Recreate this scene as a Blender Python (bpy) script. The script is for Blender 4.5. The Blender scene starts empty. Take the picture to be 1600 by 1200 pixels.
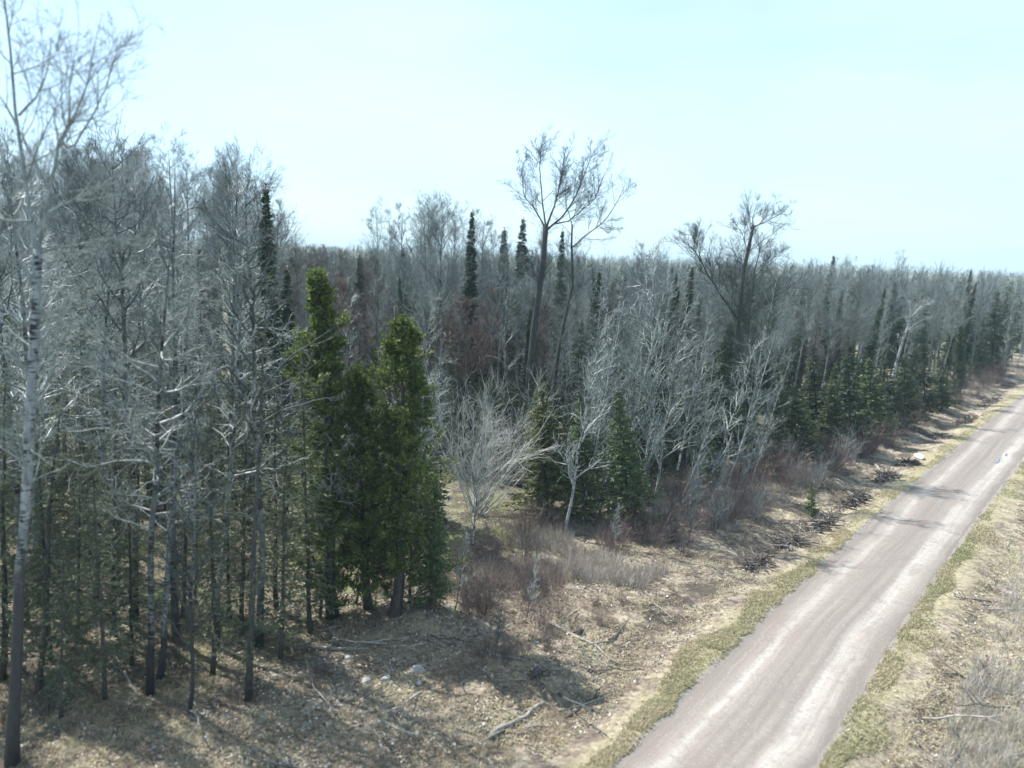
import bpy, math
import numpy as np
from mathutils import Vector, Matrix, Quaternion
sc = bpy.context.scene
C = sc.collection
PI = math.pi
# ------------------------------------------------------------------ camera
F, HC = 1232., 16.
PITCH, ROLL = math.radians(9.58), math.radians(2.3)
cam = bpy.data.cameras.new('camera'); camo = bpy.data.objects.new('camera', cam); C.objects.link(camo)
cam.sensor_width = 36; cam.lens = F/1600*36
cam.clip_start = .1; cam.clip_end = 6000
camo.location = (0, 0, HC)
camo.rotation_euler = (Matrix.Rotation(math.pi/2-PITCH, 3, 'X') @ Matrix.Rotation(ROLL, 3, 'Z')).to_euler()
cam.dof.use_dof = True; cam.dof.focus_distance = 46; cam.dof.aperture_fstop = .21
sc.camera = camo
# ------------------------------------------------------------------ sky, sun, exposure
SUN_AZ, SUN_EL = math.radians(-56), math.radians(54)     # azimuth from the view direction, clockwise
w = bpy.data.worlds.new('World'); sc.world = w; w.use_nodes = True
nt = w.node_tree; nt.nodes.clear()
sky = nt.nodes.new('ShaderNodeTexSky'); sky.sky_type = 'NISHITA'; sky.sun_disc = False
sky.sun_elevation = SUN_EL; sky.sun_rotation = SUN_AZ
sky.altitude = 300; sky.air_density = 1.0; sky.dust_density = 1.2; sky.ozone_density = 1.0
tint = nt.nodes.new('ShaderNodeMix'); tint.data_type = 'RGBA'; tint.blend_type = 'MULTIPLY'
tint.inputs[0].default_value = 1; tint.inputs[7].default_value = (.64, .90, 1.12, 1)
veil = nt.nodes.new('ShaderNodeMix'); veil.data_type = 'RGBA'; veil.inputs[0].default_value = .42; veil.inputs[7].default_value = (9.2, 11.7, 13.8, 1)   # thin bright high overcast
bg = nt.nodes.new('ShaderNodeBackground'); bg.inputs[1].default_value = .078
wo = nt.nodes.new('ShaderNodeOutputWorld')
wtc = nt.nodes.new('ShaderNodeTexCoord'); wmp = nt.nodes.new('ShaderNodeMapping'); wmp.inputs['Scale'].default_value = (1, 1, 3.5); wns = nt.nodes.new('ShaderNodeTexNoise'); wns.inputs['Scale'].default_value = 1.6; wns.inputs['Detail'].default_value = 4
wmr = nt.nodes.new('ShaderNodeMapRange'); wmr.inputs[1].default_value = .3; wmr.inputs[2].default_value = .7; wmr.inputs[3].default_value = .30; wmr.inputs[4].default_value = .52
nt.links.new(wtc.outputs['Generated'], wmp.inputs[0]); nt.links.new(wmp.outputs[0], wns.inputs['Vector']); nt.links.new(wns.outputs['Fac'], wmr.inputs[0]); nt.links.new(wmr.outputs[0], veil.inputs[0])
nt.links.new(sky.outputs[0], tint.inputs[6]); nt.links.new(tint.outputs[2], veil.inputs[6]); nt.links.new(veil.outputs[2], bg.inputs[0]); nt.links.new(bg.outputs[0], wo.inputs[0])
sl = bpy.data.lights.new('sun', 'SUN'); slo = bpy.data.objects.new('sun', sl); C.objects.link(slo)
sl.energy = 5.0; sl.angle = math.radians(.5); sl.color = (1, .975, .93)
sd = Vector((math.sin(SUN_AZ)*math.cos(SUN_EL), math.cos(SUN_AZ)*math.cos(SUN_EL), math.sin(SUN_EL)))
slo.rotation_euler = sd.to_track_quat('Z', 'Y').to_euler(); slo.location = sd*200
sc.view_settings.view_transform = 'Standard'; sc.view_settings.look = 'None'
sc.view_settings.exposure = .92; sc.view_settings.gamma = 1
sc.render.engine = 'CYCLES'
cy = sc.cycles
cy.max_bounces = 5; cy.diffuse_bounces = 2; cy.glossy_bounces = 1; cy.transmission_bounces = 2; cy.volume_bounces = 0
cy.use_adaptive_sampling = True; cy.adaptive_threshold = .02; cy.caustics_reflective = False; cy.caustics_refractive = False
cy.use_denoising = True
HAZE = 0.0003

# ------------------------------------------------------------------ picture <-> ground geometry
def _basis():
    f = np.array([0, math.cos(PITCH), -math.sin(PITCH)]); r = np.array([1, 0, 0.]); u = np.cross(r, f)
    c, s = math.cos(ROLL), math.sin(ROLL)
    return r*c+u*s, -r*s+u*c, f
CR, CU, CF = _basis()
def ray(px, py): return CF+CR*(px-800)/F-CU*(py-600)/F
def G(px, py, z=0.):
    d = ray(px, py); t = (z-HC)/d[2]; return np.array([d[0]*t, d[1]*t, z])
def Yplane(px, py, Y):
    d = ray(px, py); t = Y/d[1]; return np.array([d[0]*t, Y, HC+d[2]*t])
def project(P):
    d = np.asarray(P, float)-np.array([0, 0, HC]); k = d@CF
    return 800+F*(d@CR)/k, 600-F*(d@CU)/k
# ------------------------------------------------------------------ noise and the road's course
_r0 = np.random.default_rng(5); _tab = _r0.random((256, 256))
def vnoise(x, y):
    x = np.asarray(x, float); y = np.asarray(y, float)
    xi = np.floor(x).astype(int); yi = np.floor(y).astype(int); fx = x-xi; fy = y-yi
    fx = fx*fx*(3-2*fx); fy = fy*fy*(3-2*fy)
    t = lambda a, b: _tab[a % 256, b % 256]
    return (t(xi, yi)*(1-fx)+t(xi+1, yi)*fx)*(1-fy)+(t(xi, yi+1)*(1-fx)+t(xi+1, yi+1)*fx)*fy
ROAD = np.array([(-32, -30), (-9.5, 0), (5.7, 21.1), (14.2, 32.6), (27.8, 49.9), (41.4, 66.8), (57.4, 86.6), (72, 104), (110, 147), (190, 230), (420, 440)], float)
def _dense():
    t = np.arange(len(ROAD)); tt = np.linspace(0, len(ROAD)-1, 2000)
    q = np.stack([np.interp(tt, t, ROAD[:, i]) for i in (0, 1)], 1)
    s = np.r_[0, np.cumsum(np.linalg.norm(np.diff(q, axis=0), axis=1))]
    u = np.linspace(0, s[-1], 1200); q = np.stack([np.interp(u, s, q[:, i]) for i in (0, 1)], 1)
    k = np.ones(25)/25
    for i in (0, 1):
        pad = np.r_[2*q[0, i]-q[12:0:-1, i], q[:, i], 2*q[-1, i]-q[-2:-14:-1, i]]; q[:, i] = np.convolve(pad, k, 'valid')
    return u, q
RS, RQ = _dense()
RT = np.gradient(RQ, axis=0); RT /= np.linalg.norm(RT, axis=1)[:, None]
RN = np.stack([-RT[:, 1], RT[:, 0]], 1)                       # to the left of travel = the forest side
def road_sd(x, y):
    x = np.atleast_1d(np.asarray(x, float)).ravel(); y = np.atleast_1d(np.asarray(y, float)).ravel()
    S = np.empty(len(x)); D = np.empty(len(x))
    sub = slice(None, None, 3); q = RQ[sub]; n = RN[sub]; tg = RT[sub]; ss = RS[sub]
    for a in range(0, len(x), 20000):
        X = x[a:a+20000]; Y = y[a:a+20000]
        dd = (X[:, None]-q[:, 0])**2+(Y[:, None]-q[:, 1])**2; j = dd.argmin(1)
        vx = X-q[j, 0]; vy = Y-q[j, 1]
        D[a:a+20000] = vx*n[j, 0]+vy*n[j, 1]; S[a:a+20000] = ss[j]+vx*tg[j, 0]+vy*tg[j, 1]
    return S, D
def at_sd(s, d):
    j = min(int(s/RS[1]), len(RS)-1); return RQ[j]+RN[j]*d
def smooth(a, b, x):
    t = np.clip((x-a)/(b-a), 0, 1); return t*t*(3-2*t)
def ground_z(x, y, d=None):
    if d is None: d = road_sd(x, y)[1]
    x = np.asarray(x, float); y = np.asarray(y, float)
    ad = np.abs(d); off = smooth(2.6, 5, ad)
    z = off*((vnoise(x*.9, y*.9)-.5)*.22+(vnoise(x*.25+9, y*.25)-.5)*.5+(vnoise(x*2.3, y*2.3+7)-.5)*.1*off)
    z = z-.35*np.exp(-((ad-5.6)/1.3)**2)+.05*(vnoise(x*1.3, y*1.3)-.5)*smooth(1.5, 2.6, ad)
    z = z-.14*(1-smooth(2.0, 2.55, ad))
    return z
def gz(x, y): return float(ground_z(np.array([x]), np.array([y]))[0])
# ------------------------------------------------------------------ mesh and object helpers
class MB:
    def __init__(s): s.v = []; s.q = []; s.t = []; s.mq = []; s.mt = []; s.n = 0; s.tint = []
    def add(s, v, q=None, t=None, m=0, tint=None):
        v = np.asarray(v, float).reshape(-1, 3); s.v.append(v)
        s.tint.append(np.zeros(len(v)) if tint is None else np.broadcast_to(tint, (len(v),)))
        if q is not None and len(q): s.q.append(np.asarray(q)+s.n); s.mq.append(np.full(len(q), m))
        if t is not None and len(t): s.t.append(np.asarray(t)+s.n); s.mt.append(np.full(len(t), m))
        s.n += len(v)
    def mesh(s, name, mats, smooth_=True, use_tint=False):
        v = np.concatenate(s.v); q = np.concatenate(s.q) if s.q else np.zeros((0, 4), int); t = np.concatenate(s.t) if s.t else np.zeros((0, 3), int)
        me = bpy.data.meshes.new(name)
        me.vertices.add(len(v)); me.vertices.foreach_set('co', v.astype(np.float32).ravel())
        nl = q.size+t.size; me.loops.add(nl); me.polygons.add(len(q)+len(t))
        me.loops.foreach_set('vertex_index', np.r_[q.ravel(), t.ravel()].astype(np.int32))
        st = np.r_[np.arange(len(q))*4, q.size+np.arange(len(t))*3].astype(np.int32)
        me.polygons.foreach_set('loop_start', st)
        mi = np.concatenate(s.mq+s.mt) if (s.mq or s.mt) else np.zeros(0)
        if len(mats) > 1: me.polygons.foreach_set('material_index', mi.astype(np.int32))
        if smooth_: me.polygons.foreach_set('use_smooth', np.ones(len(q)+len(t), bool))
        for m in mats: me.materials.append(m)
        if use_tint:
            a = me.attributes.new('tint', 'FLOAT', 'POINT'); a.data.foreach_set('value', np.concatenate(s.tint).astype(np.float32))
        me.update(calc_edges=True); me.validate(); return me
def unit(v): return v/np.maximum(np.linalg.norm(v, axis=-1, keepdims=True), 1e-9)
def tubes(mb, P, R, sides=3, m=0, caps=False):
    P = np.asarray(P, float); R = np.asarray(R, float); M, k, _ = P.shape
    T = unit(np.gradient(P, axis=1))
    ref = np.where(np.abs(T[:, :1, 2:3]) > .8, np.array([1., .2, 0]), np.array([0, 0, 1.]))
    A = unit(np.cross(T, np.broadcast_to(ref, T.shape))); B = np.cross(T, A)
    a = np.arange(sides)*2*PI/sides
    V = P[:, :, None]+R[:, :, None, None]*(A[:, :, None]*np.cos(a)[None, None, :, None]+B[:, :, None]*np.sin(a)[None, None, :, None])
    base = (np.arange(M)*k*sides)[:, None, None]+(np.arange(k-1)*sides)[None, :, None]
    j = np.arange(sides)[None, None]; j2 = (j+1) % sides
    q = np.stack([base+j, base+j2, base+sides+j2, base+sides+j], -1).reshape(-1, 4)
    t = None
    if caps:
        o = np.arange(M)*k*sides
        t = np.concatenate([np.stack([o+(k-1)*sides, o+(k-1)*sides+i, o+(k-1)*sides+i+1], 1) for i in range(1, sides-1)]+[np.stack([o, o+i+1, o+i], 1) for i in range(1, sides-1)])
    mb.add(V, q, t, m)
def spawn(P, R, n, t0, t1, ang, L, k, up, wig, rr, rng, taper=.2, absolute=False, bias=None, squash=1.):
    """side shoots on every polyline of P; L(t, parent_length) gives their lengths"""
    M, kp, _ = P.shape; idx = np.repeat(np.arange(M), n); N = len(idx)
    t = rng.uniform(t0, t1, N); f = t*(kp-1); i = np.minimum(f.astype(int), kp-2); wt = (f-i)[:, None]
    pos = P[idx, i]*(1-wt)+P[idx, i+1]*wt; tan = unit(P[idx, i+1]-P[idx, i]); rad = (R[idx, i]*(1-wt[:, 0])+R[idx, i+1]*wt[:, 0])
    pl = np.linalg.norm(np.diff(P, axis=1), axis=2).sum(1)[idx]
    rnd = rng.normal(size=(N, 3)); rnd[:, 2] *= squash; perp = unit(rnd-(rnd*tan).sum(1)[:, None]*tan)
    an = np.radians(rng.uniform(ang[0], ang[1], N))[:, None]
    d = unit(np.cos(an)*tan+np.sin(an)*perp)
    ln = L(t, pl)*rng.uniform(.6, 1.2, N)
    out = [pos]; p = pos
    for _ in range(k-1):
        d = d+np.array([0, 0, up])+wig*rng.normal(size=(N, 3))
        if bias is not None: d = d+bias
        d = unit(d); p = p+d*(ln/(k-1))[:, None]; out.append(p)
    r0 = np.minimum(rad*.75, rr[0]+rr[1]*ln)
    return np.stack(out, 1), r0[:, None]*np.linspace(1, taper, k)[None]
def leaves(mb, pos, d, ln, wd, rng, m=0):
    """small pointed kite-shaped sprays"""
    N = len(pos); d = unit(d); s = unit(np.cross(d, rng.normal(size=(N, 3))))
    a = pos; b = pos+d*(ln*.45)[:, None]+s*wd[:, None]; c = pos+d*ln[:, None]; e = pos+d*(ln*.45)[:, None]-s*wd[:, None]
    o = np.arange(N)*4; mb.add(np.stack([a, b, c, e], 1), np.stack([o, o+1, o+2, o+3], 1), None, m)
def mesh_obj(name, me, parent=None, loc=None):
    o = bpy.data.objects.new(name, me); C.objects.link(o)
    if parent: o.parent = parent
    if loc is not None: o.location = loc
    return o
def tag(o, label, cat, group=None, kind=None):
    if label: o['label'] = label
    if cat: o['category'] = cat
    if group: o['group'] = group
    if kind: o['kind'] = kind
    return o
# ------------------------------------------------------------------ materials
def mat(name): m = bpy.data.materials.new(name); m.use_nodes = True; n = m.node_tree; n.nodes.clear(); return m, n
def ND(n, t, **kw):
    x = n.nodes.new(t)
    for k, v in kw.items(): setattr(x, k, v)
    return x
def noise(n, vec, scale, detail=3, rough=.6):
    x = ND(n, 'ShaderNodeTexNoise'); x.inputs['Scale'].default_value = scale; x.inputs['Detail'].default_value = detail; x.inputs['Roughness'].default_value = rough
    if vec is not None: n.links.new(vec, x.inputs['Vector'])
    return x.outputs['Fac']
def ramp(n, fac, stops):
    x = ND(n, 'ShaderNodeValToRGB'); e = x.color_ramp.elements
    while len(e) < len(stops): e.new(.5)
    for i, (p, c) in enumerate(stops): e[i].position = p; e[i].color = (c, c, c, 1) if np.isscalar(c) else (*c, 1)
    n.links.new(fac, x.inputs[0]); return x.outputs[0]
def mix(n, fac, a, b, mode='MIX'):
    x = ND(n, 'ShaderNodeMix', data_type='RGBA', blend_type=mode)
    for s, v in ((0, fac), (6, a), (7, b)):
        if isinstance(v, bpy.types.NodeSocket): n.links.new(v, x.inputs[s])
        else: x.inputs[s].default_value = v if s == 0 else (*v, 1)
    return x.outputs[2]
def mapping(n, src, scale):
    x = ND(n, 'ShaderNodeMapping'); x.inputs['Scale'].default_value = scale; n.links.new(src, x.inputs[0]); return x.outputs[0]
def math_(n, op, a, b=0.):
    x = ND(n, 'ShaderNodeMath', operation=op)
    for i, v in enumerate((a, b)):
        if isinstance(v, bpy.types.NodeSocket): n.links.new(v, x.inputs[i])
        else: x.inputs[i].default_value = v
    return x.outputs[0]
def finish(n, col, rough=.8, spec=.3, bump=None, trans=0.):
    b = ND(n, 'ShaderNodeBsdfPrincipled'); b.inputs['Roughness'].default_value = rough; b.inputs['Specular IOR Level'].default_value = spec
    if isinstance(col, bpy.types.NodeSocket): n.links.new(col, b.inputs['Base Color'])
    else: b.inputs['Base Color'].default_value = (*col, 1)
    if bump is not None:
        bp = ND(n, 'ShaderNodeBump'); bp.inputs['Strength'].default_value = bump[1]; bp.inputs['Distance'].default_value = bump[2]
        n.links.new(bump[0], bp.inputs['Height']); n.links.new(bp.outputs[0], b.inputs['Normal'])
    out = ND(n, 'ShaderNodeOutputMaterial'); sh = b.outputs[0]
    if trans > 0:
        tr = ND(n, 'ShaderNodeBsdfTranslucent'); n.links.new(col, tr.inputs[0]) if isinstance(col, bpy.types.NodeSocket) else None
        mx = ND(n, 'ShaderNodeMixShader'); mx.inputs[0].default_value = trans
        n.links.new(sh, mx.inputs[1]); n.links.new(tr.outputs[0], mx.inputs[2]); sh = mx.outputs[0]
    n.links.new(sh, out.inputs[0]); return b
def bark(name, c1, c2, marks=None, var=.35, rough=.75, spec=.3, foot=None):
    m, n = mat(name); tc = ND(n, 'ShaderNodeTexCoord').outputs['Object']
    f = noise(n, mapping(n, tc, (3, 3, 1.2)), 2.2, 4)
    col = mix(n, ramp(n, f, [(.35, 0.), (.65, 1.)]), c1, c2)
    if marks:
        g = noise(n, mapping(n, tc, (3, 3, 16)), 1., 2); h = noise(n, mapping(n, tc, (1.5, 1.5, 1.1)), 1.3, 3)
        g2 = math_(n, 'ADD', g, math_(n, 'MULTIPLY', math_(n, 'SUBTRACT', h, .5), .9))
        col = mix(n, ramp(n, g2, [(.54, 0.), (.6, 1.)]), col, marks)
    if foot:      # old furrowed bark on the lower stem, darkened further to paint in shade
        sx = ND(n, 'ShaderNodeSeparateXYZ'); n.links.new(tc, sx.inputs[0])
        zf = math_(n, 'ADD', math_(n, 'DIVIDE', sx.outputs[2], foot), math_(n, 'MULTIPLY', math_(n, 'SUBTRACT', noise(n, mapping(n, tc, (3, 3, 1)), 1.5, 4), .5), 1.1))
        col = mix(n, ramp(n, zf, [(.7, 1.), (1., 0.)]), col, mix(n, f, (.022, .023, .023), (.075, .078, .078)))
    oi = ND(n, 'ShaderNodeObjectInfo').outputs['Random']
    v = math_(n, 'ADD', 1-var/2, math_(n, 'MULTIPLY', oi, var))
    cb = ND(n, 'ShaderNodeCombineColor'); [n.links.new(v, cb.inputs[i]) for i in range(3)]
    col = mix(n, 1., col, cb.outputs[0], 'MULTIPLY')
    finish(n, col, rough, spec); return m
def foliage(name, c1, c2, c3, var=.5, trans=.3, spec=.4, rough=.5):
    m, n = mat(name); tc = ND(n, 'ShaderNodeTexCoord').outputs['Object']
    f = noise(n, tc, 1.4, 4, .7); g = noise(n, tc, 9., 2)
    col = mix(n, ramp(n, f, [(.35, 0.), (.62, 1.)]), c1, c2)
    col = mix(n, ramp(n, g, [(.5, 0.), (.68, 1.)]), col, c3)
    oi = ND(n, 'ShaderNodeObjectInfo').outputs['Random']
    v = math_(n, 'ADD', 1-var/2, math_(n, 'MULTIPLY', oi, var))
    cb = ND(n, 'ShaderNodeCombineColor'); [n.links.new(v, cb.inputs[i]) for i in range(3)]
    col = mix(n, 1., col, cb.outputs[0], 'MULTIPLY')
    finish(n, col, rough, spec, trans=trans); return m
M = dict(
    birch_bark=bark('birch_bark', (.38, .40, .39), (.22, .24, .235), (.03, .028, .026), .3),
    old_birch_bark=bark('old_birch_bark', (.32, .35, .36), (.20, .225, .23), (.02, .02, .02), .1, foot=8.5),
    aspen_bark=bark('aspen_bark', (.24, .265, .255), (.12, .135, .13), (.03, .03, .03), .7, foot=2.6),
    dark_bark=bark('dark_bark', (.075, .078, .07), (.038, .04, .036), None, .4),
    pale_twig=bark('pale_twig', (.44, .48, .45), (.13, .15, .14), None, .7, .45, .7),
    mid_twig=bark('mid_twig', (.26, .30, .288), (.11, .132, .127), None, .5),
    grey_twig=bark('grey_twig', (.105, .13, .122), (.05, .062, .058), None, .6),
    brown_twig=bark('brown_twig', (.125, .11, .10), (.07, .064, .06), None, .5),
    purple_twig=bark('purple_twig', (.23, .175, .165), (.12, .092, .088), None, .5),
    silver_twig=bark('silver_twig', (.54, .55, .51), (.33, .34, .31), None, .2, .6, .5),
    weed_twig=bark('weed_twig', (.28, .205, .18), (.15, .11, .10), None, .5),
    red_bud=bark('red_bud', (.20, .135, .12), (.13, .09, .082), None, .4),
    lichen_twig=bark('lichen_twig', (.15, .17, .12), (.07, .08, .055), None, .4),
    spruce_needle=foliage('spruce_needle', (.030, .050, .030), (.055, .080, .042), (.10, .13, .065), .6, .2),
    sunlit_fir_needle=foliage('painted_sun_fir_needle', (.11, .14, .055), (.17, .20, .075), (.27, .29, .13), .1, .35),  # fir needle brightened so the colour itself carries the sunlight
    fir_needle=foliage('fir_needle', (.06, .095, .045), (.11, .155, .06), (.23, .27, .12), .5, .25),
    olive_needle=foliage('olive_needle', (.065, .085, .048), (.105, .128, .066), (.17, .19, .10), .5, .3),
    cedar_leaf=foliage('cedar_leaf', (.055, .09, .026), (.12, .17, .042), (.29, .33, .12), .25, .4, .25, .55),
    bright_leaf=foliage('bright_leaf', (.08, .16, .04), (.13, .22, .05), (.2, .28, .08), .3, .35),
    dead_wood=bark('dead_wood', (.40, .37, .32), (.20, .175, .15), None, .5),
    dark_wood=bark('dark_wood', (.09, .075, .065), (.045, .038, .033), None, .4),
)
# ------------------------------------------------------------------ ground
def axis(a, b, c0, c1, fine, grow):
    g = list(np.arange(c0, c1, fine)); s = fine
    while g[-1] < b: s *= grow; g.append(g[-1]+s)
    s = fine
    while g[0] > a: s *= grow; g.insert(0, g[0]-s)
    return np.array(g)
gx = axis(-1600, 2600, -32, 66, .33, 1.09); gy = axis(-60, 3200, 14, 100, .33, 1.09)
GX, GY = np.meshgrid(gx, gy); fx, fy = GX.ravel(), GY.ravel()
gs, gd = road_sd(fx, fy); gZ = ground_z(fx, fy, gd)
nx, ny = len(gx), len(gy); ii = (np.arange(ny-1)[:, None]*nx+np.arange(nx-1)[None]).ravel()
mb = MB(); mb.add(np.stack([fx, fy, gZ], 1), np.stack([ii, ii+1, ii+nx+1, ii+nx], 1), tint=gd)
def ground_material():
    m, n = mat('forest_ground'); tc = ND(n, 'ShaderNodeTexCoord').outputs['Object']
    at = ND(n, 'ShaderNodeAttribute', attribute_name='tint').outputs['Fac']
    wob = math_(n, 'MULTIPLY', math_(n, 'SUBTRACT', noise(n, tc, .35, 5, .7), .5), 5.)
    d = math_(n, 'ADD', at, wob)
    def band(v, a, b):   # 0 below a, 1 above b
        x = ND(n, 'ShaderNodeMapRange'); x.clamp = True; n.links.new(v, x.inputs[0]); x.inputs[1].default_value = a; x.inputs[2].default_value = b; return x.outputs[0]
    fine = noise(n, tc, 5., 6, .75); mid = noise(n, tc, 1.1, 6, .7); big = noise(n, tc, .22, 4, .6)
    straw = mix(n, ramp(n, fine, [(.35, 0.), (.65, 1.)]), (.20, .16, .115), (.50, .44, .32))
    litter = mix(n, ramp(n, fine, [(.38, 0.), (.62, 1.)]), (.08, .06, .05), (.27, .215, .17))
    col = mix(n, ramp(n, mid, [(.42, 0.), (.56, 1.)]), litter, straw)
    floor = mix(n, ramp(n, mid, [(.45, 0.), (.6, 1.)]), mix(n, fine, (.055, .048, .036), (.18, .155, .11)), mix(n, fine, (.13, .13, .07), (.37, .35, .23)))
    floor = mix(n, ramp(n, big, [(.52, 0.), (.62, 1.)]), floor, mix(n, fine, (.09, .115, .04), (.27, .31, .13)))
    col = mix(n, band(d, 13., 17.), col, floor)
    soil = mix(n, fine, (.03, .025, .022), (.13, .105, .085))
    ditch = math_(n, 'MULTIPLY', math_(n, 'MULTIPLY', band(d, 4.4, 5.2), math_(n, 'SUBTRACT', 1., band(d, 7.5, 10.))), ramp(n, noise(n, tc, .5, 5, .7), [(.47, 0.), (.56, .9)]))
    col = mix(n, ditch, col, soil)
    grass = mix(n, ramp(n, fine, [(.35, 0.), (.65, 1.)]), (.22, .195, .11), (.42, .38, .24))
    at2 = math_(n, 'ABSOLUTE', math_(n, 'ADD', at, math_(n, 'MULTIPLY', wob, .22)))
    at3 = math_(n, 'ABSOLUTE', math_(n, 'ADD', at, math_(n, 'MULTIPLY', wob, .7)))
    gm = math_(n, 'MULTIPLY', math_(n, 'SUBTRACT', 1., band(at3, 3.1, 4.3)), ramp(n, mid, [(.25, .55), (.6, 1.)]))
    col = mix(n, gm, col, grass)
    right = math_(n, 'SUBTRACT', 1., band(d, -7., -3.5)); gr = math_(n, 'MULTIPLY', right, ramp(n, big, [(.45, 0.), (.62, .75)]))
    col = mix(n, gr, col, mix(n, fine, (.19, .185, .10), (.40, .385, .25)))
    gravel = mix(n, fine, (.17, .15, .14), (.33, .30, .28))
    col = mix(n, math_(n, 'SUBTRACT', 1., band(at2, 2.5, 2.9)), col, gravel)
    finish(n, col, .9, .2, bump=(noise(n, tc, 7., 6, .8), .9, .12)); return m
gme = mb.mesh('ground', [ground_material()], True, True)
go = mesh_obj('ground', gme); tag(go, None, None, kind='structure')
# ------------------------------------------------------------------ road
def road_material():
    m, n = mat('gravel_road'); uv = ND(n, 'ShaderNodeUVMap', uv_map='along').outputs[0]      # u = across in m, v = along in m
    sx = ND(n, 'ShaderNodeSeparateXYZ'); n.links.new(uv, sx.inputs[0]); u = sx.outputs[0]
    wv = noise(n, mapping(n, uv, (0, .06, 0)), 1., 2); uu = math_(n, 'ADD', u, math_(n, 'MULTIPLY', math_(n, 'SUBTRACT', wv, .5), .8))
    cb = ND(n, 'ShaderNodeCombineXYZ'); n.links.new(uu, cb.inputs[0]); n.links.new(sx.outputs[1], cb.inputs[1]); p = cb.outputs[0]
    streak = noise(n, mapping(n, p, (2.6, .035, 1)), 1.3, 5, .65); patch = noise(n, mapping(n, p, (.7, .22, 1)), 1.1, 4, .7); fine = noise(n, p, 6., 5, .8)
    x = ND(n, 'ShaderNodeMapRange'); n.links.new(uu, x.inputs[0]); x.inputs[1].default_value = -2.7; x.inputs[2].default_value = 2.7
    prof = ramp(n, x.outputs[0], [(0, .12), (.12, .35), (.25, .85), (.36, .45), (.5, .35), (.64, .5), (.72, .9), (.82, .75), (.93, .3), (1, .1)])
    f = math_(n, 'ADD', math_(n, 'MULTIPLY', prof, .78), math_(n, 'MULTIPLY', math_(n, 'SUBTRACT', streak, .36), .8))
    col = ramp(n, f, [(.10, (.125, .108, .093)), (.34, (.185, .16, .138)), (.60, (.265, .235, .203)), (.86, (.38, .35, .31))])
    col = mix(n, ramp(n, patch, [(.5, 0.), (.66, .55)]), col, (.185, .152, .135))
    col = mix(n, ramp(n, noise(n, mapping(n, p, (3, .05, 1)), 1.7, 3), [(.54, 0.), (.68, .3)]), col, (.27, .20, .17))
    col = mix(n, ramp(n, noise(n, p, 2.6, 6, .85), [(.36, .6), (.5, 0.)]), col, (.17, .145, .13))
    col = mix(n, ramp(n, noise(n, p, 14., 2), [(.62, 0.), (.7, .55)]), col, (.55, .52, .48))
    col = mix(n, ramp(n, fine, [(.3, .35), (.6, 0.)]), col, (.15, .13, .125))
    finish(n, col, .9, .2, bump=(fine, .5, .03)); return m
def build_road():
    jj = np.arange(0, len(RS), 1); du = np.linspace(-2.75, 2.75, 23)
    P = RQ[jj][:, None]+RN[jj][:, None]*du[None, :, None]
    ruts = -.03*np.exp(-((np.abs(du)-1.15)/.3)**2)
    P = RQ[jj][:, None]+RN[jj][:, None]*du[None, :, None]*(1+.10*(vnoise(RS[jj]*.55, RS[jj]*0)-.5)+.06*(vnoise(RS[jj]*2.1, RS[jj]*0+5)-.5))[:, None, None]
    z = .055*(1-(du/2.75)**2)*1.0-.055*np.abs(du/2.75)**6+ruts
    far = np.minimum(1, 1)
    V = np.concatenate([P, np.broadcast_to(z[None, :, None], P.shape[:2]+(1,)).copy()], 2)
    V[..., 2] += (vnoise(V[..., 0]*1.1, V[..., 1]*1.1)-.5)*.03
    a, b = P.shape[:2]; i0 = (np.arange(a-1)[:, None]*b+np.arange(b-1)[None]).ravel()
    q = np.stack([i0, i0+b, i0+b+1, i0+1], 1); mb = MB(); mb.add(V, q)
    me = mb.mesh('road', [road_material()])
    uv = me.uv_layers.new(name='along'); vi = np.empty(len(me.loops), np.int32); me.loops.foreach_get('vertex_index', vi)
    co = np.stack([-du[vi % b], RS[jj][vi//b]], 1); uv.data.foreach_set('uv', co.astype(np.float32).ravel())
    o = mesh_obj('road', me); tag(o, None, None, kind='structure')
build_road()
def puddle():
    m, n = mat('puddle_water'); finish(n, (.16, .15, .14), .05, .5)
    for (px, py, a, b) in ((1558, 721, .9, .16), (1572, 711, .5, .08)):
        c = G(px, py); j = int(np.argmin(((RQ-c[:2])**2).sum(1))); k = 40; th = np.arange(k)*2*PI/k
        r = 1+.25*np.sin(2*th+1)+.15*np.sin(5*th); mb = MB()
        uvx = c[:2]+RT[j]*(np.cos(th)*a*r)[:, None]+RN[j]*(np.sin(th)*b*r)[:, None]
        v = np.r_[np.c_[uvx, np.full(k, .066)], [[c[0], c[1], .066]]]
        mb.add(v, None, [(i, (i+1) % k, k) for i in range(k)])
        o = mesh_obj('puddle', mb.mesh('puddle', [m])); tag(o, None, None, kind='structure')
puddle()
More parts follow.
